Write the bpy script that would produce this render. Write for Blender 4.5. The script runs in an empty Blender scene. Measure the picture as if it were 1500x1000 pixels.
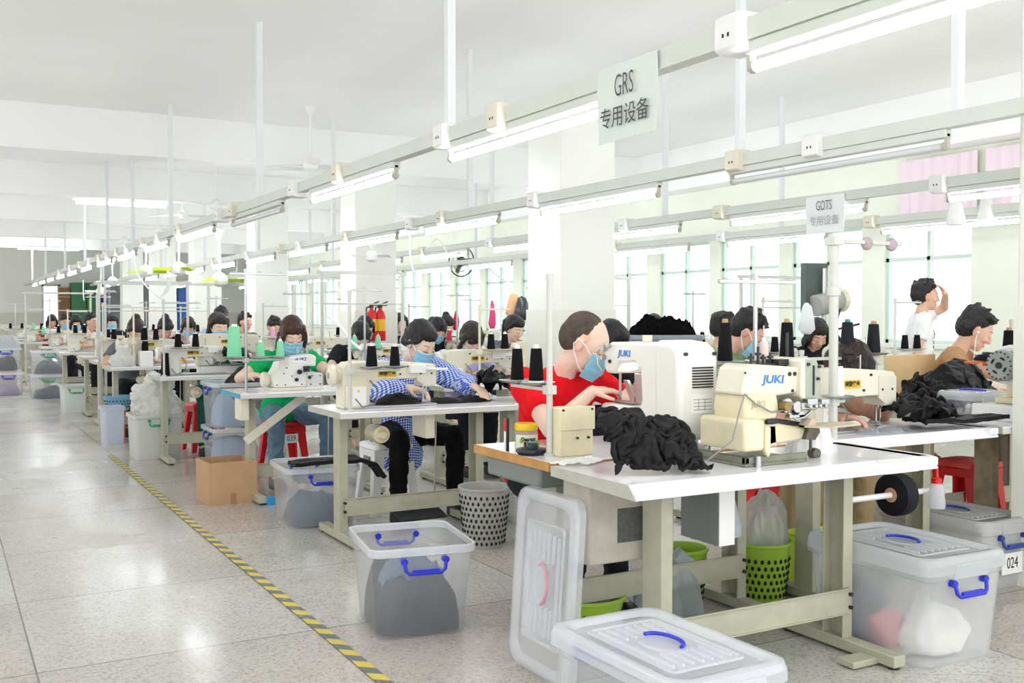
import bpy, bmesh, math, random
from mathutils import Vector, Matrix, noise
COL = bpy.context.scene.collection
random.seed(11)
R = math.radians
YAW, TILT, FPX, EYE = R(29.2), math.atan(40/1500), 1500.0, 1.30
CS, SN = math.cos(YAW), math.sin(YAW)
FWD = Vector((SN*math.cos(TILT), CS*math.cos(TILT), -math.sin(TILT)))
UPV = Vector((SN*math.sin(TILT), CS*math.sin(TILT), math.cos(TILT)))
RGT = Vector((CS, -SN, 0))
def at(u, v, z=0.0):
    d = FWD + RGT*((u-750)/FPX) + UPV*((500-v)/FPX)
    t = (z-EYE)/d.z
    return Vector((0, 0, EYE)) + d*t
def aty(u, v, y):
    d = FWD + RGT*((u-750)/FPX) + UPV*((500-v)/FPX)
    return Vector((0, 0, EYE)) + d*(y/d.y)
def atx(u, v, x):
    d = FWD + RGT*((u-750)/FPX) + UPV*((500-v)/FPX)
    return Vector((0, 0, EYE)) + d*(x/d.x)
# ------------------------------------------------------------------ materials
def lin(h):
    if not isinstance(h, str): return tuple(h)+(1,)
    h = h.lstrip('#'); o = []
    for i in (0, 2, 4):
        c = int(h[i:i+2], 16)/255
        o.append(c/12.92 if c <= .04045 else ((c+.055)/1.055)**2.4)
    return tuple(o)+(1,)
MATS = {}
def mat(name, c, rough=.5, metal=0.0, spec=.5, bump=0.0, bscale=60, var=0.0, vscale=6, coat=0.0, sheen=0.0, attr=None, sss=0.0, bstretch=None):
    if name in MATS: return MATS[name]
    m = bpy.data.materials.new(name); m.use_nodes = True
    nt = m.node_tree; b = nt.nodes['Principled BSDF']
    b.inputs['Base Color'].default_value = lin(c); b.inputs['Roughness'].default_value = rough
    b.inputs['Metallic'].default_value = metal; b.inputs['Specular IOR Level'].default_value = spec
    b.inputs['Coat Weight'].default_value = coat; b.inputs['Sheen Weight'].default_value = sheen
    tc = nt.nodes.new('ShaderNodeTexCoord')
    last = None
    if attr:
        a = nt.nodes.new('ShaderNodeAttribute'); a.attribute_name = attr
        nt.links.new(a.outputs['Color'], b.inputs['Base Color']); last = a.outputs['Color']
    if var:
        n = nt.nodes.new('ShaderNodeTexNoise'); n.inputs['Scale'].default_value = vscale; n.inputs['Detail'].default_value = 5
        nt.links.new(tc.outputs['Object'], n.inputs['Vector'])
        mr = nt.nodes.new('ShaderNodeMapRange'); mr.inputs['From Min'].default_value = .3; mr.inputs['From Max'].default_value = .7
        mr.inputs['To Min'].default_value = 1-var; mr.inputs['To Max'].default_value = 1+var*.4
        nt.links.new(n.outputs['Fac'], mr.inputs['Value'])
        mx = nt.nodes.new('ShaderNodeMix'); mx.data_type = 'RGBA'; mx.blend_type = 'MULTIPLY'; mx.inputs[0].default_value = 1
        if last: nt.links.new(last, mx.inputs[6])
        else: mx.inputs[6].default_value = lin(c)
        nt.links.new(mr.outputs['Result'], mx.inputs[7]); nt.links.new(mx.outputs[2], b.inputs['Base Color'])
    if bump:
        n = nt.nodes.new('ShaderNodeTexNoise'); n.inputs['Scale'].default_value = bscale; n.inputs['Detail'].default_value = 4
        if bstretch:
            mp = nt.nodes.new('ShaderNodeMapping'); mp.inputs['Scale'].default_value = bstretch
            nt.links.new(tc.outputs['Object'], mp.inputs['Vector']); nt.links.new(mp.outputs[0], n.inputs['Vector'])
        else: nt.links.new(tc.outputs['Object'], n.inputs['Vector'])
        bp = nt.nodes.new('ShaderNodeBump'); bp.inputs['Strength'].default_value = bump; bp.inputs['Distance'].default_value = .02
        nt.links.new(n.outputs['Fac'], bp.inputs['Height']); nt.links.new(bp.outputs['Normal'], b.inputs['Normal'])
    MATS[name] = m
    return m
def plastic(name, c, clear=.5, rough=.3, tint=None):
    """frosted see-through plastic: part clear, part milky"""
    if name in MATS: return MATS[name]
    m = bpy.data.materials.new(name); m.use_nodes = True
    nt = m.node_tree; nt.nodes.remove(nt.nodes['Principled BSDF']); out = nt.nodes['Material Output']
    d = nt.nodes.new('ShaderNodeBsdfDiffuse'); d.inputs['Color'].default_value = lin(c)
    t = nt.nodes.new('ShaderNodeBsdfTranslucent'); t.inputs['Color'].default_value = lin(c)
    a = nt.nodes.new('ShaderNodeMixShader'); a.inputs[0].default_value = .5
    nt.links.new(d.outputs[0], a.inputs[1]); nt.links.new(t.outputs[0], a.inputs[2])
    tr = nt.nodes.new('ShaderNodeBsdfTransparent'); tr.inputs['Color'].default_value = lin(tint or 'f4f7fa')
    b = nt.nodes.new('ShaderNodeMixShader'); b.inputs[0].default_value = clear
    nt.links.new(a.outputs[0], b.inputs[1]); nt.links.new(tr.outputs[0], b.inputs[2])
    g = nt.nodes.new('ShaderNodeBsdfGlossy'); g.inputs['Roughness'].default_value = rough
    fr = nt.nodes.new('ShaderNodeFresnel'); fr.inputs['IOR'].default_value = 1.35
    ge = nt.nodes.new('ShaderNodeNewGeometry'); mf = nt.nodes.new('ShaderNodeMix')   # only the outer side of a skin mirrors
    nt.links.new(ge.outputs['Backfacing'], mf.inputs[0]); nt.links.new(fr.outputs[0], mf.inputs[2]); mf.inputs[3].default_value = 0
    e = nt.nodes.new('ShaderNodeMixShader'); nt.links.new(mf.outputs[0], e.inputs[0])
    nt.links.new(b.outputs[0], e.inputs[1]); nt.links.new(g.outputs[0], e.inputs[2])
    nt.links.new(e.outputs[0], out.inputs['Surface'])
    MATS[name] = m
    return m
def glow(name, c, strength):
    if name in MATS: return MATS[name]
    m = bpy.data.materials.new(name); m.use_nodes = True
    b = m.node_tree.nodes['Principled BSDF']
    b.inputs['Base Color'].default_value = lin('f4f4f4'); b.inputs['Emission Color'].default_value = lin(c)
    b.inputs['Emission Strength'].default_value = strength
    MATS[name] = m
    return m
def pattern(name, build, rough=.6):
    """custom colour built by build(nt, texcoord) -> colour socket"""
    m = bpy.data.materials.new(name); m.use_nodes = True
    nt = m.node_tree; b = nt.nodes['Principled BSDF']; b.inputs['Roughness'].default_value = rough
    tc = nt.nodes.new('ShaderNodeTexCoord')
    s = build(nt, tc, b)
    if s is not None: nt.links.new(s, b.inputs['Base Color'])
    MATS[name] = m
    return m
def N(nt, t, **k):
    n = nt.nodes.new(t)
    for a, v in k.items():
        if a.startswith('i_'):
            key = a[2:]
            n.inputs[int(key) if key.isdigit() else key.replace('_', ' ')].default_value = v
        else: setattr(n, a, v)
    return n
# ------------------------------------------------------------------ mesh builder
class MB:
    def __init__(s): s.v = []; s.f = []; s.M = None
    def add(s, vs, fs):
        o = len(s.v)
        if s.M is not None: vs = [s.M @ Vector(v) for v in vs]
        s.v += [tuple(v) for v in vs]; s.f += [tuple(i+o for i in f) for f in fs]
        return s
    def box(s, c, sz, rot=None):
        x, y, z = sz[0]/2, sz[1]/2, sz[2]/2; c = Vector(c)
        vs = [Vector(p) for p in ((-x,-y,-z),(x,-y,-z),(x,y,-z),(-x,y,-z),(-x,-y,z),(x,-y,z),(x,y,z),(-x,y,z))]
        if rot is not None: vs = [rot @ p for p in vs]
        return s.add([p+c for p in vs], [(0,3,2,1),(4,5,6,7),(0,1,5,4),(1,2,6,5),(2,3,7,6),(3,0,4,7)])
    def bx(s, x0, x1, y0, y1, z0, z1): return s.box(((x0+x1)/2,(y0+y1)/2,(z0+z1)/2), (x1-x0, y1-y0, z1-z0))
    def loft(s, rings, cap0=True, cap1=True, closed=True):
        n = len(rings[0]); vs = [p for r in rings for p in r]; fs = []
        for i in range(len(rings)-1):
            for j in range(n if closed else n-1):
                k = (j+1) % n
                fs.append((i*n+j, i*n+k, (i+1)*n+k, (i+1)*n+j))
        if cap0: fs.append(tuple(range(n))[::-1])
        if cap1: fs.append(tuple((len(rings)-1)*n+j for j in range(n)))
        return s.add(vs, fs)
    def frame(s, d):
        d = Vector(d).normalized(); a = Vector((0,0,1)) if abs(d.z) < .9 else Vector((1,0,0))
        x = a.cross(d).normalized(); return x, d.cross(x)
    def cyl(s, p0, p1, r0, r1=None, n=14):
        p0, p1 = Vector(p0), Vector(p1); r1 = r0 if r1 is None else r1
        x, y = s.frame(p1-p0)
        ring = lambda p, r: [p+(x*math.cos(2*math.pi*k/n)+y*math.sin(2*math.pi*k/n))*r for k in range(n)]
        return s.loft([ring(p0, r0), ring(p1, r1)])
    def tube(s, pts, r, n=8):
        pts = [Vector(p) for p in pts]; rings = []; px = None
        for i, p in enumerate(pts):
            d = (pts[min(i+1, len(pts)-1)]-pts[max(i-1, 0)]).normalized()
            if px is None: x, y = s.frame(d)
            else:
                x = (px-d*px.dot(d)).normalized(); y = d.cross(x)
            px = x
            rr = r[i] if isinstance(r, (list, tuple)) else r
            rings.append([p+(x*math.cos(2*math.pi*k/n)+y*math.sin(2*math.pi*k/n))*rr for k in range(n)])
        return s.loft(rings)
    def lathe(s, prof, o=(0,0,0), n=20, axis='z', cap0=True, cap1=True):
        rings = []
        for r, h in prof:
            q = []
            for k in range(n):
                a = 2*math.pi*k/n; x, y = r*math.cos(a), r*math.sin(a)
                p = (x, y, h) if axis == 'z' else ((h, x, y) if axis == 'x' else (y, h, x))
                q.append(Vector(o)+Vector(p))
            rings.append(q)
        return s.loft(rings, cap0, cap1)
    def prism(s, pts, axis, a, b):
        def P(p, h): return (p[0], h, p[1]) if axis == 'y' else ((h, p[0], p[1]) if axis == 'x' else (p[0], p[1], h))
        return s.loft([[P(p, a) for p in pts], [P(p, b) for p in pts]])
    def ell(s, c, r, rot=None, nu=16, nv=10):
        c = Vector(c); rings = []
        for i in range(1, nv):
            t = math.pi*i/nv
            q = [Vector((r[0]*math.sin(t)*math.cos(2*math.pi*k/nu), r[1]*math.sin(t)*math.sin(2*math.pi*k/nu), -r[2]*math.cos(t))) for k in range(nu)]
            rings.append([(rot @ p if rot is not None else p)+c for p in q])
        top = Vector((0,0,r[2])); bot = Vector((0,0,-r[2]))
        if rot is not None: top, bot = rot @ top, rot @ bot
        m = len(rings); vs = [p for q in rings for p in q]+[bot+c, top+c]; fs = []
        for i in range(m-1):
            for j in range(nu):
                k = (j+1) % nu; fs.append((i*nu+j, i*nu+k, (i+1)*nu+k, (i+1)*nu+j))
        for j in range(nu):
            k = (j+1) % nu; fs.append((k, j, m*nu)); fs.append(((m-1)*nu+j, (m-1)*nu+k, m*nu+1))
        return s.add(vs, fs)
    def cap(s, p0, r0, p1, r1, n=12):
        """tapered capsule"""
        p0, p1 = Vector(p0), Vector(p1); d = p1-p0; L = d.length
        if L < 1e-5: return s.ell(p0, (r0,)*3)
        d /= L; x, y = s.frame(d); rings = []
        for p, r, sg in ((p0, r0, -1), (p1, r1, 1)):
            ts = (.15, .5, .85, 1) if sg < 0 else (1, .85, .5, .15)
            for q in ts:
                c = math.sqrt(max(0, 1-q*q)) if q < 1 else 0
                rings.append([p+d*(sg*r*c)+(x*math.cos(2*math.pi*k/n)+y*math.sin(2*math.pi*k/n))*r*q for k in range(n)])
        return s.loft(rings)
    def surf(s, fn, nu, nv, thick=0.0):
        """open sheet from fn(a, b), optionally thickened downward along its normals"""
        g = [[Vector(fn(i/nu, j/nv)) for j in range(nv+1)] for i in range(nu+1)]
        idx = lambda i, j: i*(nv+1)+j
        vs = [p for r in g for p in r]
        fs = [(idx(i,j), idx(i+1,j), idx(i+1,j+1), idx(i,j+1)) for i in range(nu) for j in range(nv)]
        if thick:
            nn = []
            for i in range(nu+1):
                for j in range(nv+1):
                    a = g[min(i+1,nu)][j]-g[max(i-1,0)][j]; b = g[i][min(j+1,nv)]-g[i][max(j-1,0)]
                    nn.append(a.cross(b).normalized())
            o = len(vs); vs = vs+[p-n*thick for p, n in zip(vs, nn)]
            fs2 = [tuple(k+o for k in f)[::-1] for f in fs]
            rim = [idx(i,0) for i in range(nu+1)]+[idx(nu,j) for j in range(1,nv+1)]+[idx(i,nv) for i in range(nu-1,-1,-1)]+[idx(0,j) for j in range(nv-1,0,-1)]
            side = [(rim[k], rim[k]+o, rim[(k+1)%len(rim)]+o, rim[(k+1)%len(rim)]) for k in range(len(rim))]
            fs = fs+fs2+side
        return s.add(vs, fs)
    def mesh(s, name='m'):
        me = bpy.data.meshes.new(name); me.from_pydata(s.v, [], s.f)
        bm = bmesh.new(); bm.from_mesh(me); bmesh.ops.recalc_face_normals(bm, faces=bm.faces); bm.to_mesh(me); bm.free()
        return me
    def build(s, name, m, parent=None, bev=0.0, smooth=True, ang=38, seg=2):
        me = s.mesh(name)
        return link(name, me, m, parent, bev, smooth, ang, seg)
def link(name, me, m, parent=None, bev=0.0, smooth=True, ang=38, seg=2):
    if m is not None:
        for q in (m if isinstance(m, (list, tuple)) else [m]): me.materials.append(q)
    if smooth:
        me.polygons.foreach_set('use_smooth', [True]*len(me.polygons))
        me.set_sharp_from_angle(angle=R(ang))
    o = bpy.data.objects.new(name, me); COL.objects.link(o)
    if bev:
        b = o.modifiers.new('bevel', 'BEVEL'); b.width = bev; b.segments = seg; b.limit_method = 'ANGLE'; b.angle_limit = R(35)
        b.harden_normals = False
    if parent: o.parent = parent
    return o
def tag(o, label, cat, group=None, kind=None):
    o['label'] = label; o['category'] = cat
    if group: o['group'] = group
    if kind: o['kind'] = kind
    return o
def thing(name, label, cat, loc=(0,0,0), rz=0.0, group=None):
    o = bpy.data.objects.new(name, None); COL.objects.link(o); o.empty_display_size = .1
    o.location = loc; o.rotation_euler = (0, 0, rz)
    return tag(o, label, cat, group)
KIDS = {}
def dup(root, loc, rz, label, group=None):
    def cp(o, par):
        c = o.copy(); COL.objects.link(c)
        if par: c.parent = par
        for ch in list(o.children): cp(ch, c)
        return c
    r = cp(root, None); r.location = loc; r.rotation_euler = (0, 0, rz); r['label'] = label
    if group: r['group'] = group
    return r
def struct(name, mb, m, bev=0.0, ang=38):
    o = mb.build(name, m, None, bev, True, ang); o['kind'] = 'structure'; o['label'] = name.replace('_', ' ')
    return o
def rrect(w, d, r, n=5, cx=0, cy=0):
    pts = []
    for sx, sy, a0 in ((1,-1,-90),(1,1,0),(-1,1,90),(-1,-1,180)):
        for k in range(n+1):
            a = R(a0+90*k/n); pts.append((cx+sx*(w/2-r)+r*math.cos(a), cy+sy*(d/2-r)+r*math.sin(a)))
    return pts
def ring3(p2, z): return [Vector((x, y, z)) for x, y in p2]
TXT = {}
def lettering(text, size, m, parent, M, name='lettering', sx=1.0, depth=.0006, bold=0.0, shear=0.0):
    """writing as a thin mesh; M places its local XY plane (x along the line, y up)"""
    cu = bpy.data.curves.new('txt', 'FONT'); cu.body = text; cu.size = size; cu.align_x = 'CENTER'; cu.align_y = 'CENTER'
    cu.extrude = depth; cu.offset = bold; cu.shear = shear; cu.resolution_u = 3
    o = bpy.data.objects.new('txt', cu); COL.objects.link(o)
    dg = bpy.context.evaluated_depsgraph_get(); dg.update()
    me = bpy.data.meshes.new_from_object(o.evaluated_get(dg))
    bpy.data.objects.remove(o); bpy.data.curves.remove(cu)
    me.transform(M @ Matrix.Diagonal((sx, 1, 1, 1)))
    me.materials.clear()
    return link(name, me, m, parent, smooth=False)
def plane_mat(o, x, y):
    x = Vector(x).normalized(); y = Vector(y).normalized(); z = x.cross(y)
    return Matrix(((x.x,y.x,z.x,o[0]),(x.y,y.y,z.y,o[1]),(x.z,y.z,z.z,o[2]),(0,0,0,1)))
def fuse(mb, vox, it=3, fac=.5):
    """grow one continuous skin over overlapping volumes"""
    me = mb.mesh('raw'); o = bpy.data.objects.new('raw', me); COL.objects.link(o)
    r = o.modifiers.new('r', 'REMESH'); r.mode = 'VOXEL'; r.voxel_size = vox
    if it:
        s = o.modifiers.new('s', 'SMOOTH'); s.factor = fac; s.iterations = it
    dg = bpy.context.evaluated_depsgraph_get(); dg.update()
    out = bpy.data.meshes.new_from_object(o.evaluated_get(dg))
    bpy.data.objects.remove(o); bpy.data.meshes.remove(me)
    return out
def ripple(me, amp, sc, seed=0, stretch=(1,1,1), ridge=False):
    off = Vector((seed*7.3, seed*3.1, seed*1.7))
    for v, n in zip(me.vertices, [Vector(v.normal) for v in me.vertices]):
        p = Vector((v.co.x*stretch[0], v.co.y*stretch[1], v.co.z*stretch[2]))*sc+off
        k = noise.noise(p)
        if ridge: k = 1-2*abs(k)-.5
        k += .4*noise.noise(p*2.3)
        v.co += n*(amp*k)
ORD = 'zeroth first second third fourth fifth sixth seventh eighth ninth tenth eleventh twelfth'.split()
# ------------------------------------------------------------------ palette
cream = mat('cream_enamel', 'e6e0cc', .38, var=.06, vscale=9, coat=.2)
offwhite = mat('off_white_enamel', 'edebe4', .35, coat=.3, var=.03)
ivory = mat('ivory_yellowed', 'e6dcba', .42, var=.12, vscale=10)
greygreen = mat('frame_paint', 'b3b29c', .5, metal=.0, var=.1, vscale=14)
sage = mat('sage_plate', 'a9b0a0', .5, var=.1, vscale=30)
laminate = mat('white_laminate', 'f0f0f4', .22, coat=.3, var=.03, vscale=4)
edgegrey = mat('table_edge_band', 'bcbcaf', .5, var=.08, vscale=20)
edgeblue = mat('table_edge_blue', '3a9dbd', .5)
edgewood = mat('table_edge_wood', 'c8924e', .5, var=.2, vscale=18)
steel = mat('steel', 'b4b5b4', .3, metal=1.0)
darksteel = mat('dark_steel', '3c3d3d', .4, metal=.7)
poleW = mat('pole_paint', 'cfd0c8', .4, metal=.1, var=.05)
blackP = mat('black_plastic', '17181a', .4)
rubber = mat('rubber', '2a2a2a', .7)
blackC = mat('black_cloth', '08090c', .6, bump=.15, bscale=180, spec=.3)
navyC = mat('navy_cloth', '10131b', .65, bump=.15, bscale=180, spec=.3)
lintM = mat('black_lint', '0a0a0c', .95, bump=.9, bscale=260, spec=.1)
blackY = mat('black_thread', '0f1014', .8, bump=.3, bscale=600, spec=.2)
mintY = mat('mint_thread', '86dcae', .7, bump=.25, bscale=600)
pinkY = mat('pink_thread', 'f0bde0', .7, bump=.25, bscale=600)
paleY = mat('pale_pink_thread', 'ecd6d2', .7, bump=.25, bscale=600)
whiteY = mat('white_thread', 'f2f2f4', .7, bump=.25, bscale=600)
crimsonY = mat('crimson_thread', 'c81e46', .7, bump=.25, bscale=600)
whiteP = mat('white_plastic', 'f0f0ee', .35)
blueP = mat('blue_plastic', '2430c0', .35)
greenP = mat('green_plastic', '2aa070', .4)
limeP = mat('lime_plastic', '9cc23c', .4)
limeB = mat('lime_blade', 'cbe62a', .4)
redP = mat('red_plastic', 'd81a1c', .35)
cyanP = mat('cyan_card', '2a9ad8', .5)
skyP = mat('sky_plastic', '7fb6d6', .45)
orangeP = mat('orange_plastic', 'f06a1e', .4)
yellowP = mat('yellow_plastic', 'f0c81e', .4)
binP = plastic('bin_plastic', 'f0f4fa', .85, .25, 'ffffff')
binW = plastic('milky_bin_plastic', 'f2f3f1', .25, .3)
rimP = plastic('rim_plastic', 'f6f9fd', .35, .2, 'ffffff')
lidP = plastic('lid_plastic', 'f8faff', .66, .18, 'ffffff')
bagP = plastic('bag_film', 'f2f4f3', .45, .15)
clearP = plastic('clear_film', 'eef2f6', .8, .08)
cardboard = mat('cardboard', 'bf9b74', .8, var=.08, vscale=10, bump=.1, bscale=90)
paper = mat('white_paper', 'f3f3f1', .7)
ink = mat('black_ink', '222222', .6)
juki = mat('blue_print', '2f7fd0', .5)
yellowL = mat('yellow_plate', 'eac02a', .45)
greyM = mat('grey_mesh', '70706c', .8, bump=.8, bscale=300, var=.25, vscale=80)
maskM = mat('mask_blue', '8ecbe6', .8, bump=.2, bscale=300)
maskW = mat('mask_white', 'eef4f6', .8)
skinM = mat('skin', 'd9a98a', .5, attr='tone', spec=.35, bump=.04, bscale=220)
hairK = mat('black_hair', '0d0b0b', .42, bump=.9, bscale=110, spec=.5, bstretch=(1, 1, .1))
hairB = mat('brown_hair', '43201a', .4, bump=.9, bscale=110, spec=.5, bstretch=(1, 1, .1))
hairR = mat('dark_brown_hair', '241613', .42, bump=.9, bscale=110, spec=.5, bstretch=(1, 1, .1))
stubble = mat('shaved_hair', '574c44', .85, bump=.5, bscale=500, var=.35, vscale=40)
def cloth(name, c, **k): return mat(name, c, .85, bump=.2, bscale=200, spec=.2, **k)
redC = cloth('red_tshirt', 'e2121f'); greenC = cloth('green_tshirt', '12b164'); lilacC = cloth('lilac_tshirt', 'cdc2ee')
sageC = cloth('sage_tshirt', '8fab85'); tanC = cloth('tan_tshirt', 'a9835f'); whiteC = cloth('white_tshirt', 'eff1f0')
tealC = cloth('teal_shirt', '24574f'); greyC = cloth('grey_shirt', '6d7176'); skyC = cloth('sky_shirt', 'a9c4e6'); darkC = cloth('dark_shirt', '22242a')
pinkC = cloth('pink_shirt', 'd8a0a8'); creamC = cloth('cream_shirt', 'd9d0bc')
denim = mat('denim', '6f8ba2', .85, var=.25, vscale=9, bump=.3, bscale=300, spec=.2)
khaki = cloth('khaki_cloth', 'a8946e')
def gingham_nodes(nt, tc, b):
    sp = N(nt, 'ShaderNodeSeparateXYZ'); nt.links.new(tc.outputs['Object'], sp.inputs[0])
    o = []
    add = N(nt, 'ShaderNodeMath', operation='ADD'); nt.links.new(sp.outputs[2], add.inputs[0])
    ym = N(nt, 'ShaderNodeMath', operation='MULTIPLY', i_1=.55); nt.links.new(sp.outputs[1], ym.inputs[0]); nt.links.new(ym.outputs[0], add.inputs[1])
    for s in (sp.outputs[0], add.outputs[0]):
        m = N(nt, 'ShaderNodeMath', operation='MULTIPLY', i_1=60.); nt.links.new(s, m.inputs[0])
        f = N(nt, 'ShaderNodeMath', operation='FRACT'); nt.links.new(m.outputs[0], f.inputs[0])
        g = N(nt, 'ShaderNodeMath', operation='GREATER_THAN', i_1=.5); nt.links.new(f.outputs[0], g.inputs[0]); o.append(g.outputs[0])
    a = N(nt, 'ShaderNodeMath', operation='ADD'); nt.links.new(o[0], a.inputs[0]); nt.links.new(o[1], a.inputs[1])
    h = N(nt, 'ShaderNodeMath', operation='MULTIPLY', i_1=.5); nt.links.new(a.outputs[0], h.inputs[0])
    r = N(nt, 'ShaderNodeValToRGB'); r.color_ramp.interpolation = 'CONSTANT'
    e = r.color_ramp.elements; e[0].position = 0; e[0].color = lin('f2f5fb'); e[1].position = .75; e[1].color = lin('1d3fae')
    q = e.new(.25); q.color = lin('7f9ce0')
    nt.links.new(h.outputs[0], r.inputs[0]); return r.outputs[0]
gingham = pattern('blue_gingham', gingham_nodes, .85)
def terrazzo(nt, tc, b):
    geo = N(nt, 'ShaderNodeNewGeometry'); pos = geo.outputs['Position']
    v = N(nt, 'ShaderNodeTexVoronoi', i_Scale=120.); nt.links.new(pos, v.inputs['Vector'])
    r = N(nt, 'ShaderNodeValToRGB'); e = r.color_ramp.elements
    e[0].position = .12; e[0].color = lin('bfbeb9'); e[1].position = .62; e[1].color = lin('d0cfcc')
    sp0 = N(nt, 'ShaderNodeSeparateColor'); nt.links.new(v.outputs['Color'], sp0.inputs[0]); nt.links.new(sp0.outputs[0], r.inputs[0])
    v2 = N(nt, 'ShaderNodeTexVoronoi', i_Scale=95.); nt.links.new(pos, v2.inputs['Vector'])
    sp1 = N(nt, 'ShaderNodeSeparateColor'); nt.links.new(v2.outputs['Color'], sp1.inputs[0])
    gt = N(nt, 'ShaderNodeMath', operation='GREATER_THAN', i_1=.86); nt.links.new(sp1.outputs[1], gt.inputs[0])
    mx = N(nt, 'ShaderNodeMix', data_type='RGBA'); nt.links.new(gt.outputs[0], mx.inputs[0]); nt.links.new(r.outputs[0], mx.inputs[6]); mx.inputs[7].default_value = lin('b3b1ab')
    n = N(nt, 'ShaderNodeTexNoise', i_Scale=.9, i_Detail=5.); nt.links.new(pos, n.inputs['Vector'])
    mr = N(nt, 'ShaderNodeMapRange', i_1=.3, i_2=.7, i_3=.86, i_4=1.04); nt.links.new(n.outputs['Fac'], mr.inputs[0])
    # tiles: 1.085 x 1.03 m slabs, each with its own slight tone
    sx = N(nt, 'ShaderNodeSeparateXYZ'); nt.links.new(pos, sx.inputs[0])
    fr, fl = [], []
    for s, off, p in ((sx.outputs[0], .29, 1.085), (sx.outputs[1], 4.05, 1.03)):
        a = N(nt, 'ShaderNodeMath', operation='SUBTRACT', i_1=off); nt.links.new(s, a.inputs[0])
        d = N(nt, 'ShaderNodeMath', operation='DIVIDE', i_1=p); nt.links.new(a.outputs[0], d.inputs[0])
        f = N(nt, 'ShaderNodeMath', operation='FLOOR'); nt.links.new(d.outputs[0], f.inputs[0]); fl.append(f.outputs[0])
        pp = N(nt, 'ShaderNodeMath', operation='PINGPONG', i_1=.5); nt.links.new(d.outputs[0], pp.inputs[0])
        l = N(nt, 'ShaderNodeMath', operation='LESS_THAN', i_1=.0035/p); nt.links.new(pp.outputs[0], l.inputs[0]); fr.append(l.outputs[0])
    cb = N(nt, 'ShaderNodeCombineXYZ'); nt.links.new(fl[0], cb.inputs[0]); nt.links.new(fl[1], cb.inputs[1])
    wn = N(nt, 'ShaderNodeTexWhiteNoise', noise_dimensions='3D'); nt.links.new(cb.outputs[0], wn.inputs['Vector'])
    tr = N(nt, 'ShaderNodeValToRGB'); te = tr.color_ramp.elements
    te[0].color = lin('ece2de'); te[1].color = lin('fbfbf8'); nt.links.new(wn.outputs['Value'], tr.inputs[0])
    m1 = N(nt, 'ShaderNodeMix', data_type='RGBA', blend_type='MULTIPLY', i_0=1.); nt.links.new(mx.outputs[2], m1.inputs[6]); nt.links.new(mr.outputs[0], m1.inputs[7])
    m2 = N(nt, 'ShaderNodeMix', data_type='RGBA', blend_type='MULTIPLY', i_0=1.); nt.links.new(m1.outputs[2], m2.inputs[6]); nt.links.new(tr.outputs[0], m2.inputs[7])
    mj = N(nt, 'ShaderNodeMath', operation='MAXIMUM'); nt.links.new(fr[0], mj.inputs[0]); nt.links.new(fr[1], mj.inputs[1])
    m3 = N(nt, 'ShaderNodeMix', data_type='RGBA'); nt.links.new(mj.outputs[0], m3.inputs[0]); nt.links.new(m2.outputs[2], m3.inputs[6]); m3.inputs[7].default_value = lin('75766f')
    rr = N(nt, 'ShaderNodeMapRange', i_1=.3, i_2=.7, i_3=.13, i_4=.32); nt.links.new(n.outputs['Fac'], rr.inputs[0]); nt.links.new(rr.outputs[0], b.inputs['Roughness'])
    b.inputs['Specular IOR Level'].default_value = .45
    return m3.outputs[2]
floorM = pattern('terrazzo', terrazzo, .3)
def hazard(nt, tc, b):
    geo = N(nt, 'ShaderNodeNewGeometry'); sx = N(nt, 'ShaderNodeSeparateXYZ'); nt.links.new(geo.outputs['Position'], sx.inputs[0])
    a = N(nt, 'ShaderNodeMath', operation='MULTIPLY_ADD', i_1=.9); nt.links.new(sx.outputs[0], a.inputs[0]); nt.links.new(sx.outputs[1], a.inputs[2])
    d = N(nt, 'ShaderNodeMath', operation='DIVIDE', i_1=.15); nt.links.new(a.outputs[0], d.inputs[0])
    f = N(nt, 'ShaderNodeMath', operation='FRACT'); nt.links.new(d.outputs[0], f.inputs[0])
    g = N(nt, 'ShaderNodeMath', operation='GREATER_THAN', i_1=.5); nt.links.new(f.outputs[0], g.inputs[0])
    m = N(nt, 'ShaderNodeMix', data_type='RGBA'); nt.links.new(g.outputs[0], m.inputs[0]); m.inputs[6].default_value = lin('6e7274'); m.inputs[7].default_value = lin('d8c353')
    n = N(nt, 'ShaderNodeTexNoise', i_Scale=30., i_Detail=6.); nt.links.new(geo.outputs['Position'], n.inputs['Vector'])
    r = N(nt, 'ShaderNodeMapRange', i_1=.58, i_2=.72); nt.links.new(n.outputs['Fac'], r.inputs[0])
    m2 = N(nt, 'ShaderNodeMix', data_type='RGBA'); nt.links.new(r.outputs[0], m2.inputs[0]); nt.links.new(m.outputs[2], m2.inputs[6]); m2.inputs[7].default_value = lin('b4b1a6')
    return m2.outputs[2]
tapeM = pattern('hazard_tape', hazard, .6)
wallM = mat('wall_paint', 'f0f1ea', .8, var=.03, vscale=1.5)
ceilM = mat('ceiling_paint', 'f8f8f6', .85, var=.03, vscale=.8)
dadoM = mat('pale_green_paint', 'eef2e2', .7, var=.04, vscale=2)
greenF = mat('green_window_frame', 'cfe0d2', .5)
tubeM = glow('lit_tube', 'f6faff', 30.0)
glassM = plastic('window_glass', 'ffffff', .97, .05)
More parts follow.
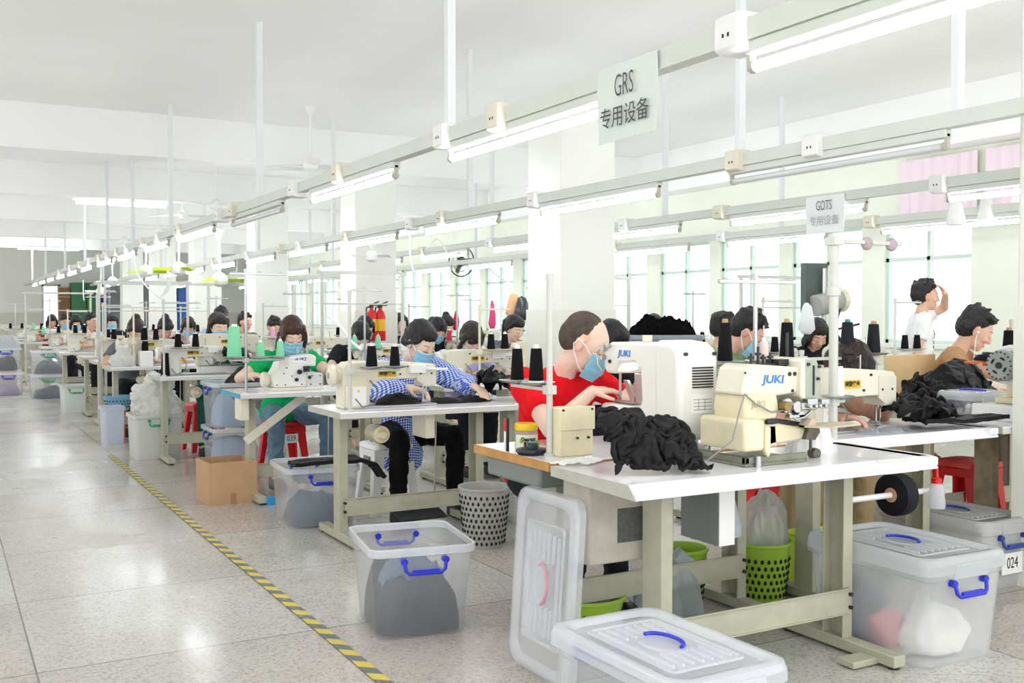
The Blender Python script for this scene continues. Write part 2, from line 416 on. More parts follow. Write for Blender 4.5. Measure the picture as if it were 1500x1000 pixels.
# ------------------------------------------------------------------ camera, sky
sc = bpy.context.scene
cam = bpy.data.cameras.new('camera'); co = bpy.data.objects.new('camera', cam); COL.objects.link(co); sc.camera = co
cam.sensor_width = 36; cam.lens = 36*FPX/1500; cam.clip_end = 200; cam.clip_start = .05
co.location = (0, 0, EYE); co.rotation_euler = (math.pi/2-TILT, 0, -YAW)
w = bpy.data.worlds.new('sky'); sc.world = w; w.use_nodes = True
bg = w.node_tree.nodes['Background']; bg.inputs[0].default_value = (.97, .985, 1, 1); bg.inputs[1].default_value = 2.3
sc.view_settings.view_transform = 'Standard'; sc.view_settings.look = 'None'; sc.view_settings.gamma = 1; sc.view_settings.use_curve_mapping = False
sc.view_settings.exposure = .14
sc.cycles.max_bounces = 8; sc.cycles.transparent_max_bounces = 24; sc.cycles.diffuse_bounces = 5; sc.cycles.glossy_bounces = 3; sc.cycles.transmission_bounces = 4
sc.cycles.sample_clamp_indirect = 6
# ------------------------------------------------------------------ settled cloth
def settled(name, label, cat, loc, sx, sy, cores, m, seed=0, n=70, squeeze=.7, frames=34, rz=0, table=None, thick=.006, nz=1.0):
    """a loose sheet of cloth let fall over lumps and left where it settles; cores = ((x, y, z, rx, ry, rz), ...)"""
    cm = MB()
    for x, y, z, a, b, c in cores: cm.ell((x, y, z), (a, b, c), None, 20, 12)
    lump = bpy.data.objects.new('lump', cm.mesh()); COL.objects.link(lump)
    T_ = table or (sx*1.5, sy*1.5)
    base = bpy.data.objects.new('base', MB().box((0, 0, -.03), (T_[0], T_[1], .06)).mesh()); COL.objects.link(base)
    off = Vector((1000+seed*10, 0, 0))
    rnd = Vector((seed*3.7, seed*1.9, seed))
    zt = max(c[2]+c[5] for c in cores)+.03
    sh = MB().surf(lambda a, b: ((a-.5)*sx*squeeze+.05*noise.noise(Vector((a*5, b*5, 1))+rnd), (b-.5)*sy*squeeze+.05*noise.noise(Vector((a*5, b*5, 7))+rnd), zt+.05+nz*(.10*noise.noise(Vector((a*6, b*6, 3))+rnd)+.05*noise.noise(Vector((a*13, b*13, 3))+rnd))), n, int(n*sy/sx))
    me = sh.mesh(); o = bpy.data.objects.new('sheet', me); COL.objects.link(o)
    # rest shape: the flat, larger sheet
    o.shape_key_add(name='Basis'); k = o.shape_key_add(name='rest')
    ny = int(n*sy/sx)
    for i in range(n+1):
        for j in range(ny+1): k.data[i*(ny+1)+j].co = ((i/n-.5)*sx, (j/ny-.5)*sy, zt)
    for q in (lump, base, o): q.location = off
    for q in (lump, base):
        q.modifiers.new('c', 'COLLISION'); q.collision.thickness_outer = .006; q.collision.cloth_friction = 15
    cl = o.modifiers.new('cloth', 'CLOTH'); st = cl.settings
    st.rest_shape_key = k; st.quality = 5; st.mass = .2; st.tension_stiffness = 12; st.compression_stiffness = 12; st.shear_stiffness = 4; st.bending_stiffness = .35; st.tension_damping = 8; st.air_damping = 2
    cl.collision_settings.distance_min = .006; cl.collision_settings.use_self_collision = True; cl.collision_settings.self_distance_min = .006
    cl.point_cache.frame_start = 1; cl.point_cache.frame_end = frames+1
    for f in range(1, frames+1): sc.frame_set(f)
    dg = bpy.context.evaluated_depsgraph_get()
    out = bpy.data.meshes.new_from_object(o.evaluated_get(dg))
    for q in (lump, base, o): bpy.data.objects.remove(q)
    sc.frame_set(1)
    r = link(name, out, m, None, ang=180); r.location = loc; r.rotation_euler = (0, 0, rz)
    if out.shape_keys: r.shape_key_clear()
    s_ = r.modifiers.new('thickness', 'SOLIDIFY'); s_.thickness = thick; s_.offset = 1
    u = r.modifiers.new('smooth', 'SUBSURF'); u.levels = 1; u.render_levels = 1
    return tag(r, label, cat)

SETTLED = {}
for key, args in dict(
    front=(.7, .62, ((-.05, 0, .02, .19, .14, .15), (.1, .0, .02, .15, .12, .13), (.02, -.08, .0, .16, .09, .1)), blackC, 1, 62, .84, 46, 0, None, .006, .55),
    mound=(1.15, .95, ((-.1, 0, .06, .18, .14, .15), (.12, .03, .06, .16, .13, .2), (.2, -.05, .03, .12, .1, .1)), blackC, 2, 56, .62, 40),
    spill=(.75, .55, ((-.05, 0, .03, .12, .1, .08), (.08, .02, .03, .1, .08, .09)), blackC, 3, 46, .62, 40),
    sewn=(.62, .4, ((-.06, 0, .02, .1, .07, .06), (.08, .0, .02, .08, .07, .04)), blackC, 4, 44, .66, 40),
    side=(.8, .55, ((-.05, 0, .04, .14, .1, .1), (.08, .02, .03, .1, .08, .07)), blackC, 5, 46, .62, 40),
    teal=(.95, .5, ((-.1, 0, .04, .14, .09, .11), (.12, .0, .03, .12, .08, .06)), navyC, 6, 46, .62, 40)).items():
    SETTLED[key] = settled('cloth_heap', 'x', 'cloth', (0, 0, -50), *args)
def place_cloth(key, label, loc, rz=0.0, name='cloth_heap'):
    o = SETTLED[key]; o.name = name; o.location = loc; o.rotation_euler = (0, 0, rz); o['label'] = label
# ------------------------------------------------------------------ the room
XL, XR, YB, YF, ZC = -3.4, 9.2, 34.0, -2.5, 3.57
struct('floor', MB().bx(XL-.2, XR+.25, YF, YB+.25, -.12, 0), floorM)
struct('ceiling', MB().bx(XL-.2, XR+.25, YF, YB+.25, ZC, ZC+.15), ceilM)
COLY = [2.83, 7.5, 12.3, 16.9, 21.5, 26.1, 30.7]
for i, y in enumerate(COLY[1:]):
    if i: struct('trim_%d' % (i+1), MB().bx(XL, XR, y-.15, y+.15, 3.08 if i else 3.52, ZC), ceilM, .004)
struct('trim_20', MB().bx(XR-.35, XR, YF, YB, 3.0, ZC), ceilM, .004)
for i, y in enumerate(COLY):
    mb = MB().bx(4.5, 5.05, y-.27, y+.27, 0, 3.08 if i else ZC)
    o = struct('trim_%d' % (i+8), mb, wallM, .012)
    MB().bx(4.49, 5.06, y-.28, y+.28, 0, 1.34).build('dado_panel', mat('dado_paint', 'ebebe0', .7), o)
# back wall with a doorway
def wall_x(name, y0, y1, x0, x1, z0, z1, holes, m):
    mb = MB(); xs = x0
    for a, b, c, d in sorted(holes):
        mb.bx(xs, a, y0, y1, z0, z1)
        if c > z0: mb.bx(a, b, y0, y1, z0, c)
        if d < z1: mb.bx(a, b, y0, y1, d, z1)
        xs = b
    mb.bx(xs, x1, y0, y1, z0, z1)
    return struct(name, mb, m)
def wall_y(name, x0, x1, y0, y1, z0, z1, holes, m):
    mb = MB(); ys = y0
    for a, b, c, d in sorted(holes):
        mb.bx(x0, x1, ys, a, z0, z1)
        if c > z0: mb.bx(x0, x1, a, b, z0, c)
        if d < z1: mb.bx(x0, x1, a, b, d, z1)
        ys = b
    mb.bx(x0, x1, ys, y1, z0, z1)
    return struct(name, mb, m)
dx0, dx1 = aty(64, 440, YB).x, aty(85, 440, YB).x
wall_x('wall_back', YB, YB+.2, XL-.2, XR+.25, 0, ZC, [(dx0, dx1, 0, 2.15)], wallM)
d1 = MB().bx(dx0-.06, dx0, YB-.04, YB+.2, 0, 2.2).bx(dx1, dx1+.06, YB-.04, YB+.2, 0, 2.2).bx(dx0-.06, dx1+.06, YB-.04, YB+.2, 2.15, 2.22)
struct('door_1', d1, mat('door_frame_paint', 'c9cfc4', .5))
struct('baseboard_back', MB().bx(XL, dx0-.06, YB-.012, YB, 0, 1.35).bx(dx1+.06, XR, YB-.012, YB, 0, 1.35), mat('back_dado', 'd9d9cc', .6))
# windows along the far side wall and light openings in the unseen near-side wall
wins = []
y = 6.85; k = 0
while y < 32:
    wins.append((y, y+1.12, .98, 2.3)); y += 1.33 if k % 3 else 1.42; k += 1
wall_y('wall_right', XR, XR+.22, YF, YB, 0, ZC, wins, dadoM)
for i, (a, b, c, d) in enumerate(wins):
    mb = MB(); fx0, fx1 = XR+.05, XR+.11
    for q in (a, (a+b)/2-.02, b-.04): mb.bx(fx0, fx1, q, q+.04, c, d)
    for q in (c, c+.9, d-.04): mb.bx(fx0, fx1, a, b, q, q+.04)
    o = struct('window_%d' % (i+1), mb, greenF)
    MB().bx(XR+.075, XR+.081, a+.04, b-.04, c+.04, d-.04).build('pane', glassM, o)
    MB().bx(XR-.03, XR+.02, a-.05, b+.05, c-.05, c).build('sill', whiteP, o, .005)
lw = [(YF+.6+4.4*k, YF+.6+4.4*k+3.8, .7, 2.9) for k in range(8)]  # out of view; these window openings are added large to let fill light in
wall_y('wall_left', XL-.2, XL, YF, YB, 0, ZC, lw, wallM)
for i, (a, b, c, d) in enumerate(lw):
    mb = MB()
    for q in (a, a+1.25, a+2.51, b-.05): mb.bx(XL-.13, XL-.08, q, q+.05, c, d)
    for q in (c, d-.05): mb.bx(XL-.13, XL-.08, a, b, q, q+.05)
    struct('window_%d' % (i+41), mb, greenF)
# floor tape
p0, p1 = at(547, 995).y-.6, at(166, 668).y
tp = MB(); tp.surf(lambda a, b: (1.328+.05*b+.004*noise.noise(Vector((0, a*9, 0))), p0+(p1-p0)*a, .0035), 60, 1, .003)
tag(tp.build('floor_tape', tapeM), 'yellow and grey striped hazard tape stuck along the aisle floor', 'tape')
# ------------------------------------------------------------------ light beams hung from the ceiling
BEAMX = [2.2, 4.0, 5.87, 7.7]
BN = ['over the aisle edge of the tables', 'second from the aisle', 'third from the aisle', 'nearest the windows']
beamM = mat('beam_paint', 'd7dbd3', .42, var=.04)
hangY = [[1.2,4.56,7.97,11.5,14,16.3,19,22.2,26.5,30.5], [.4,3.06,4.49,7.9,11.4,14.6,18,22,26,30.5], [.6,4.0,7.6,11,14.5,18,22,26,30.5], [1,4.4,8,11.5,15,18.5,22,26,30.5]]
boxY = [[2.46,4.0,4.56,6.07,6.97,8.66,9.15,10.9,12.1,13.1,14.3,15.2,16.1,17,18.2,19.5,21,23], [3.89,4.49,6.75,8.4,9.1,10.9,12.6,13.4,15.1,17.3,19.4,21], [4.6,6.8,8.2,8.9,11,13,15.2,17.3], [5.2,6.8,8.9,11,13.1]]
def make_tube(lit, label):
    t = thing('hanging_tube_light', label, 'tube light')
    MB().bx(-.025, .025, -.73, .73, -.04, 0).build('channel', beamM, t, .006)
    MB().cyl((0, -.7, -.078), (0, .7, -.078), .017, n=14).build('tube', tubeM if lit else mat('unlit_tube', 'd9dcdc', .25, coat=.5), t)
    for s in (-1, 1):
        MB().cyl((0, s*.7, -.078), (0, s*.722, -.078), .02).bx(-.012, .012, min(s*.715, s*.73), max(s*.715, s*.73), -.09, -.02).build('end_holder', mat('end_holder', 'b9b7aa', .5), t, .002)
    return t
lit0 = make_tube(True, ''); off0 = make_tube(False, '')
lit0n = off0n = 0
BEAMS = []
for b, X in enumerate(BEAMX):
    zt = 2.21
    t = thing('light_beam', 'pale trunking beam carrying tube lights, '+BN[b], 'light beam', (X, 0, 0)); BEAMS.append(t)
    MB().bx(-.03, .03, -1.4, 33.5, zt-.068, zt).bx(-.031, .031, -1.4, 33.5, zt-.07, zt-.066).build('trunking', beamM, t, .003)
    for y in hangY[b]:
        MB().bx(-.022, .022, y-.022, y+.022, zt, ZC).build('hanger', mat('hanger_paint', 'e8ecee', .4), t, .003)
    for k, y in enumerate(boxY[b]):
        m = MB().prism([(-.045, zt-.1), (-.07, zt-.09), (-.07, zt+.012), (-.05, zt+.02), (.04, zt+.02), (.04, zt-.1)], 'y', y-.055, y+.055)
        o = m.build('socket_box', whiteP if k % 2 == 0 else cream, t, .006)
        m = MB()
        for dy in (-.012, .012): m.bx(-.0715, -.069, y+dy-.004, y+dy+.004, zt-.055, zt-.043)
        m.build('socket_slot', blackP, o)
    for k in range(15):
        hi = 2.43+2.135*(k-1)
        if hi > 32.5: break
        lit = not ((b == 0 and k == 4) or (b == 1 and k in (1, 2)))
        if b == 1 and k == 1: continue
        lab = '%s fluorescent tube, %s along the beam %s' % ('lit' if lit else 'unlit grey', ORD[k+1] if k < 12 else ('thirteenth', 'fourteenth', 'fifteenth')[k-12], BN[b])
        p = (X+.002, hi-.73, zt-.07)
        if lit:
            if not lit0n: lit0.location = p; lit0['label'] = lab; lit0['group'] = 'lit tubes under the beams'; lit0n = 1
            else: dup(lit0, p, 0, lab, 'lit tubes under the beams')
        else:
            if not off0n: off0.location = p; off0['label'] = lab; off0['group'] = 'unlit tubes under the beams'; off0n = 1
            else: dup(off0, p, 0, lab, 'unlit tubes under the beams')
# two ceiling tubes near the back wall running across the room
for (u0, u1, v, z, nm) in ((111, 244, 298, 3.05, 'bright tube light under the ceiling across the far aisle'), (26, 108, 366, 3.05, 'bright tube light high in front of the back wall')):
    a, b = at(u0, v-3, z), at(u1, v+3, z); b.y = a.y
    t = thing('hanging_tube_light', nm, 'tube light', ((a.x+b.x)/2, a.y, z)); L = (b.x-a.x)/2
    MB().bx(-L-.05, L+.05, -.03, .03, .03, .075).build('channel', whiteP, t, .004)
    MB().cyl((-L, 0, 0), (L, 0, 0), .032).build('tube', tubeM, t)
    for s in (-.8, .8): MB().cyl((s*L, 0, .07), (s*L, 0, ZC-z), .008, n=8).build('rod', poleW, t)
# ------------------------------------------------------------------ hanging paper signs
def sign(name, label, x, yc, zt, w, h, lines, tone):
    t = thing(name, label, 'sign', (x, yc, zt))
    MB().surf(lambda a, b: (-.006*math.sin(a*3.1)*(b**1.5)-.004*math.sin(b*5+a*3), (.5-a)*w, -h*b), 12, 12, .0012).build('sheet', tone, t)
    for txt, size, dz, sx, mm in lines:
        lettering(txt, size, mm, t, plane_mat((-.0135, 0, dz), (0, -1, 0), (0, 0, 1)), sx=sx, depth=.0004, bold=-.0012 if txt.isascii() else 0)
    return t
inkG = mat('grey_ink', '4b4f4d', .7); inkF = mat('faded_ink', 'a9adb0', .7)
sheetM = mat('sign_sheet', 'dbe3de', .35, coat=.3)
sign('hanging_sign', 'grey-white GRS paper sign hanging from the aisle light beam', 2.158, 3.02, 2.205, .36, .275, [('GRS', .115, -.085, .58, inkG), ('专用设备', .082, -.195, .92, inkG)], sheetM)
sign('hanging_sign', 'white GOTS paper sign hanging from the third light beam', 5.828, 5.6, 2.19, .38, .28, [('GOTS', .105, -.075, .58, inkG), ('专用设备', .078, -.19, .95, inkF)], mat('sign_sheet_white', 'f1f2f4', .4))
# ------------------------------------------------------------------ fans
def fan(name, label, loc, rad, bladeM, rz, top, nb=3, group=None):
    t = thing(name, label, 'fan', loc, rz, group)
    MB().lathe([(.02, .09), (.05, .075), (.075, .04), (.08, .0), (.07, -.03), (.035, -.05), (.012, -.055)]).build('motor', whiteP, t)
    MB().cyl((0, 0, .08), (0, 0, top), .011, n=8).build('rod', whiteP, t)
    MB().lathe([(.02, top-.1), (.055, top-.02), (.055, top)]).build('ceiling_cup', whiteP, t)
    for k in range(nb):
        a = 2*math.pi*k/nb; Rm = Matrix.Rotation(a, 4, 'Z')
        m = MB(); m.M = Rm
        m.surf(lambda p, q: (.06+p*(rad-.06), (q-.5)*(.07+.075*min(1, p*3))*rad/.55, .012-.03*(q-.5)+.004*math.sin(p*3)), 10, 4, .004)
        m.build('blade', bladeM, t)
    return t
for i, (u, v, Z, rad) in enumerate(((455, 243, 11.2, .5), (317, 300, 15.2, .6), (268, 316, 17, .6), (232, 337, 20, .65), (182, 352, 22.5, .65))):
    p = Vector((0, 0, EYE))+(FWD+RGT*((u-750)/FPX)+UPV*((500-v)/FPX))*Z
    fan('ceiling_fan', 'white ceiling fan, %s counted back from the dark-haired sewers over the aisle row' % ORD[i+1], p, rad, whiteP, .35+i, ZC-p.z, 3, 'white ceiling fans')
for i, (u, v, Z) in enumerate(((214, 399, 12.3), (262, 396, 10.6), (148, 428, 16.5), (322, 412, 10.2), (165, 414, 15.2), (545, 377, 12.0))):
    p = Vector((0, 0, EYE))+(FWD+RGT*((u-750)/FPX)+UPV*((500-v)/FPX))*Z
    bx = min(BEAMX, key=lambda q: abs(q-p.x))
    fan('mini_fan', ['small lime-bladed fan hanging over the bun-haired sewer', 'small lime-bladed fan hanging beside the tangled white cords', 'small white fan hanging far down the aisle row', 'small lime-bladed fan hanging before the pale back wall', 'small white-bladed fan hanging behind the bun-haired sewer', 'small white-bladed fan under the second beam'][i], p, .26, limeB if i in (0, 1, 3) else whiteP, .2+i*.6, max(.2, 2.14-p.z), 3, 'small hanging fans')
# hanging cords
def cord(label, pts, r, m):
    o = MB(); P = [Vector(p) for p in pts]; q = []
    for i in range(len(P)-1):
        a, b, c, d = P[max(i-1, 0)], P[i], P[i+1], P[min(i+2, len(P)-1)]
        for k in range(7):
            t = k/7; q.append(.5*((2*b)+(c-a)*t+(2*a-5*b+4*c-d)*t*t+(3*b-a-3*c+d)*t**3))
    q.append(P[-1])
    bm_ = min(BEAMS, key=lambda t: abs(t.location.x-P[0].x))
    return o.tube([p-bm_.location for p in q], r, 6).build('power_cord', m, bm_)
def pz(u, v, Z): return Vector((0, 0, EYE))+(FWD+RGT*((u-750)/FPX)+UPV*((500-v)/FPX))*Z
for i, (pp, Z, lb) in enumerate((([(194,366),(200,398),(215,420),(236,437)], 11.5, 'white cord drooping from the beam to the bun-haired sewer'), ([(243,356),(243,380),(246,412),(243,424),(235,436)], 11, 'white cord looping down to a tall thread pole'), ([(262,355),(255,375),(252,400),(246,425),(238,432)], 10.8, 'bunched white cord hanging beside the lime fan'), ([(215,366),(214,380),(211,392)], 12.2, 'short white cord holding the lime fan'), ([(122,410),(122,428),(123,440)], 18, 'white pull cord with a switch far down the aisle'), ([(600,330),(601,372),(606,398)], 11, 'white cord hanging beside the wide white pillar'), ([(624,364),(640,350),(650,362),(655,372)], 12, 'white cord arching over the second beam'), ([(714,390),(726,402),(742,412),(745,418)], 11, 'white cord trailing to the pink thread stand'), ([(480,462),(500,480),(515,500),(530,512)], 6.4, 'white cord trailing over the head of the gingham-shirt sewer'))):
    cord(lb, [pz(u, v, Z) for u, v in pp], .009, whiteP)
# ------------------------------------------------------------------ furniture: tables, stands, cones, stools, bins
def make_table(label, L=1.25, D=.55, top=.76, edge=None, topM=None, rail=True, pedal=True, posts=None, foot=True, name='sewing_table', round_front=False, motor=True, legM=None):
    """origin on the floor under the front corner that faces the aisle; +x along the table, +y to the sewer"""
    t = thing(name, label, 'sewing table'); lm = legM or greygreen
    e = .034
    if round_front:
        prof = [(.035, top), (D, top), (D, top-e), (-.01, top-e-.012), (-.012, top-e-.006)]
        MB().prism(prof, 'x', .004, L-.03).build('table_top', topM or laminate, t, .006, seg=3)
        MB().prism([(-.012, top-e-.012), (.033, top+.0005), (D, top+.0005), (D, top-e-.001)], 'x', 0, .004).build('edge_band', edge or edgegrey, t)
        MB().prism([(L-.09, -.012), (L-.03, -.012), (L, .05), (L, D-.02), (L-.03, D), (L-.09, D)], 'z', top-e, top).build('table_end', topM or laminate, t, .008, seg=3)
    else:
        MB().bx(.004, L, 0, D, top-e, top).build('table_top', topM or laminate, t, .005)
        MB().bx(0, .004, 0, D, top-e, top).build('edge_band', edge or edgegrey, t)
        MB().bx(.004, L, -.003, 0, top-e, top-.006).build('front_edge', edge if edge is edgewood else mat('front_edge_band', 'd6d6d0', .45), t)
    for px in (posts or (.09, L-.14)):
        # channel post: web with two flanges, open toward the table middle
        s = 1 if px < L/2 else -1
        m = MB().bx(px-.023, px+.023, D*.38, D*.38+.008, .05, top-e).bx(px-.023, px+.023, D*.38+.1, D*.38+.108, .05, top-e)
        m.bx(px-s*.023-.003, px-s*.023+.003, D*.38, D*.38+.108, .05, top-e).bx(px-s*.018-.003, px-s*.018+.003, D*.38+.04, D*.38+.068, .05, top-e)
        m.build('post', lm, t, .002)
        MB().bx(px-.05, px+.05, .04, D-.05, top-e-.012, top-e).build('bracket', lm, t, .002)
        if foot:
            f = MB().bx(px-.03, px+.03, -.06, D+.02, .012, .055).build('foot', lm, t, .004)
            m = MB()
            for q in (-.03, D-.01): m.cyl((px, q, 0), (px, q, .014), .022, n=10)
            m.build('foot_pad', rubber, f)
    if rail:
        a, b = (posts or (.09, L-.14))[:2]
        m = MB().bx(a, b, D*.38-.012, D*.38-.006, .15, .25).bx(a, b, D*.38-.02, D*.38-.006, .245, .25).bx(a, b, D*.38-.02, D*.38-.006, .15, .155)
        r = m.build('rail', lm, t, .002)
        m = MB()
        for q in (a, b):
            for z in (.175, .225): m.cyl((q, D*.38-.024, z), (q, D*.38-.006, z), .008, n=8)
        m.build('bolt', darksteel, r)
    if pedal:
        MB().box((L*.52, D*.5, .12), (.3, .22, .014), Matrix.Rotation(.25, 3, 'X')).build('treadle', darksteel, t, .004)
        MB().cyl((L*.62, D*.5, .14), (L*.62, D*.45, top-.1), .005, n=8).build('pitman_rod', steel, t)
    if motor:
        MB().lathe([(.02, -.11), (.03, -.1), (.032, -.085), (.05, -.08), (.052, .06), (.04, .08)], (L*.3, D*.55, top-.16), axis='y').bx(L*.3-.02, L*.3+.02, D*.5, D*.6, top-.1, top-e).build('motor', ivory, t)
        MB().bx(L*.5, L*.5+.06, .1, .3, top-e-.15, top-e).build('control_box', cream, t, .006)
    return t
def make_stand(label, h=.62, tray=.27, top_arm=True, mm=None, spools=True, xs=(-.13, .13), pr=.0095):
    """thread stand clamped on a table: pole, spool arms with trays, guide arm"""
    t = thing('thread_stand', label, 'thread stand'); mm = mm or poleW
    MB().lathe([(.022, 0), (.022, .008), (.012, .012)], n=12).cyl((0, 0, 0), (0, 0, h), pr, n=10).cyl((0, 0, h-.01), (0, 0, h+.012), pr+.003, n=10).build('pole', mm, t)
    MB().bx(min(-.015, min(xs)-.03), max(.015, max(xs)+.03), -.014, .014, tray-.018, tray-.004).bx(-.02, .02, -.02, .02, tray-.03, tray+.004).build('arm', mm, t, .002)
    for x in xs:
        tr = MB().lathe([(.0, tray-.004), (.06, tray+.002), (.075, tray+.012), (.07, tray+.012), (.05, tray+.004), (0, tray+.002)], (x, 0, 0), n=20, cap0=False, cap1=False).build('tray', steel if mm is poleW else mm, t)
        if spools: MB().cyl((x, 0, tray), (x, 0, tray+.15), .0035, n=6).build('spool_pin', steel, tr)
    if top_arm:
        MB().bx(min(-.015, min(xs)-.03), max(.015, max(xs)+.04), -.009, .009, h-.03, h-.014).build('guide_arm', mm, t, .002)
        for x in xs:
            m = MB().tube([(x+.012*math.cos(a), .012*math.sin(a), h-.008) for a in [k*.7 for k in range(10)]], .0018, 5); m.build('thread_eye', steel, t)
    return t
def make_cone(ym, label, h=.12, r=.03, tip=whiteP, base=None):
    t = thing('thread_cone', label, 'thread cone')
    m = MB().lathe([(r*.95, .0), (r, .006), (r*.72, h-.004), (r*.66, h)], n=18); o = m.build('yarn', ym, t)
    MB().lathe([(r*.42, h-.004), (r*.36, h+.014), (r*.2, h+.015)], n=12).build('tube_tip', tip, t)
    if base: MB().lathe([(r*1.02, -.012), (r*1.04, .003), (r*.9, .008)], n=18).build('tube_base', base, t)
    return t
def make_stool(m, label, h=.45, w=.3):
    t = thing('plastic_stool', label, 'stool')
    MB().loft([ring3(rrect(w, w, .05), h-.03), ring3(rrect(w*.97, w*.97, .05), h-.005), ring3(rrect(w*.9, w*.9, .05), h)]).build('seat', m, t)
    for sx in (-1, 1):
        for sy in (-1, 1):
            b0 = Vector((sx*w*.43, sy*w*.43, h-.03)); b1 = Vector((sx*w*.56, sy*w*.56, 0))
            MB().loft([[b+Vector((dx*k, dy*k, 0)) for dx, dy in ((-sx*.06, 0), (0, 0), (0, -sy*.06), (-sx*.012, -sy*.06), (-sx*.012, -sy*.012), (-sx*.06, -sy*.012))] for b, k in ((b0, 1.2), (b1, .7))]).build('leg', m, t)
    for a, b in (((-1,-1),(1,-1)), ((1,-1),(1,1)), ((1,1),(-1,1)), ((-1,1),(-1,-1))):
        for z, hh, k in ((h-.06, .045, .445), (.05, .03, .535)):
            c = Vector(((a[0]+b[0])/2*w*k, (a[1]+b[1])/2*w*k, z)); L = w*k*2
            if z < .1: continue
            MB().box(c, (L if a[1] == b[1] else .008, L if a[0] == b[0] else .008, hh)).build('skirt_panel', m, t)
    return t
def make_bin(label, w=.42, d=.56, h=.36, taper=.9, m=None, hand=blueP, lid=None, lidh=.045, ends='y', feet=True, name='storage_bin', handles=True, number=None):
    """plastic storage bin, long side along y, grip handles on the short ends"""
    t = thing(name, label, 'storage bin'); m = m or binP; th = .004; bw, bd = w*taper, d*taper
    rr = lambda k, z, e=0: ring3(rrect(bw+(w-bw)*k+e, bd+(d-bd)*k+e, .045), z)
    MB().loft([rr(0, .003, -.03), rr(0, .0, 0), rr(.06, .018), rr(.88, h-.035), rr(.88, h-.034, .016), rr(1, h-.03, .02), rr(1, h, .02), rr(1, h, .002), rr(.9, h-.03, -2*th), rr(.06, .02, -2*th), rr(0, .008, -2*th)]).build('body', m, t, ang=50)
    if not lid:
        MB().loft([ring3(rrect(w+.021, d+.021, .05), h-.03), ring3(rrect(w+.025, d+.025, .05), h-.016), ring3(rrect(w+.022, d+.022, .05), h+.001), ring3(rrect(w+.01, d+.01, .05), h+.003), ring3(rrect(w+.001, d+.001, .05), h+.001), ring3(rrect(w+.001, d+.001, .05), h-.002), ring3(rrect(w+.02, d+.02, .05), h-.003)], False, False).build('rim', rimP if m is binP else m, t, ang=60)
    if handles:
        for s in ((-1, 1) if ends == 'y' else ((-1, 1))):
            yy = s*(d*.49+.014); q = MB(); z = h-.085
            q.tube([(-.085, yy-s*.018, z+.035), (-.085, yy+s*.006, z+.03), (-.08, yy+s*.012, z), (-.066, yy+s*.014, z-.012), (.066, yy+s*.014, z-.012), (.08, yy+s*.012, z), (.085, yy+s*.006, z+.03), (.085, yy-s*.018, z+.035)], .0075, 8)
            q.bx(-.055, .055, yy+s*.014-.006, yy+s*.014+.006, z-.018, z+.004)
            for x in (-.085, .085): q.cyl((x, yy-s*.022, z+.035), (x, yy+s*.008, z+.035), .014, n=10)
            q.build('grip_handle', hand, t, ang=60)
            MB().bx(-.1, .1, min(yy-s*.02, yy+s*.004), max(yy-s*.02, yy+s*.004), h-.03, h-.008).build('grip_plate', m, t, .003)
    if lid:
        lid_part(t, w+.03, d+.03, h-.012, lidh, lid, hand)
    if number:
        MB().bx(-.075, .075, -d*.49-.012, -d*.49-.009, h-.225, h-.125).build('number_card', paper, t)
        lettering(number, .075, ink, t, plane_mat((0, -d*.49-.0125, h-.175), (1, 0, 0), (0, 0, 1)), sx=.75)
    return t
def lid_part(t, w, d, z, hh, m, hand, name='lid', latch=True):
    rr = lambda e, zz, r=.055: ring3(rrect(w+e, d+e, r), zz)
    mb = MB().loft([rr(-.012, z), rr(.0, z), rr(-.004, z+hh*.6), rr(-.014, z+hh*.92), rr(-.034, z+hh), rr(-.075, z+hh), rr(-.1, z+hh-.012), rr(-.1, z+hh-.016), rr(-.03, z+hh-.006), rr(-.012, z+hh*.5)])
    L = mb.build(name, m, t, ang=50)
    mb = MB(); zt = z+hh-.012
    mb.loft([ring3(rrect(w*.62, d*.66, .02), zt), ring3(rrect(w*.61, d*.65, .02), zt+.006), ring3(rrect(w*.58, d*.63, .02), zt+.006), ring3(rrect(w*.57, d*.62, .02), zt+.002)])
    for x in [(-.24+.08*k)*w for k in range(7)]:
        for s in (-1, 1):
            if abs(x) > .2*w:
                if s > 0: mb.loft([ring3(rrect(.014, d*.56, .0065, 3, x, 0), zt), ring3(rrect(.010, d*.55, .0045, 3, x, 0), zt+.009)])
            else: mb.loft([ring3(rrect(.014, d*.17, .0065, 3, x, s*d*.2), zt), ring3(rrect(.010, d*.16, .0045, 3, x, s*d*.2), zt+.009)])
    e = lambda k, zz: [Vector((k*.06*math.cos(a), k*.09*math.sin(a), zz)) for a in [2*math.pi*q/24 for q in range(24)]]
    mb.loft([e(1, zt), e(.98, zt+.01), e(.85, zt+.01), e(.8, zt+.003)])
    mb.build('ribs', m, L, ang=50)
    MB().tube([Vector((.046*math.cos(a), .072*math.sin(a), zt+.012)) for a in [R(-80+k*20) for k in range(10)]], .006, 8).build('lid_handle', hand, L)
    for s in (-1, 1) if latch else ():
        MB().bx(-.09, .09, min(s*(d/2-.004), s*(d/2+.006)), max(s*(d/2-.004), s*(d/2+.006)), z-.02, z+hh*.6).build('latch', m, L, .003)
    return L
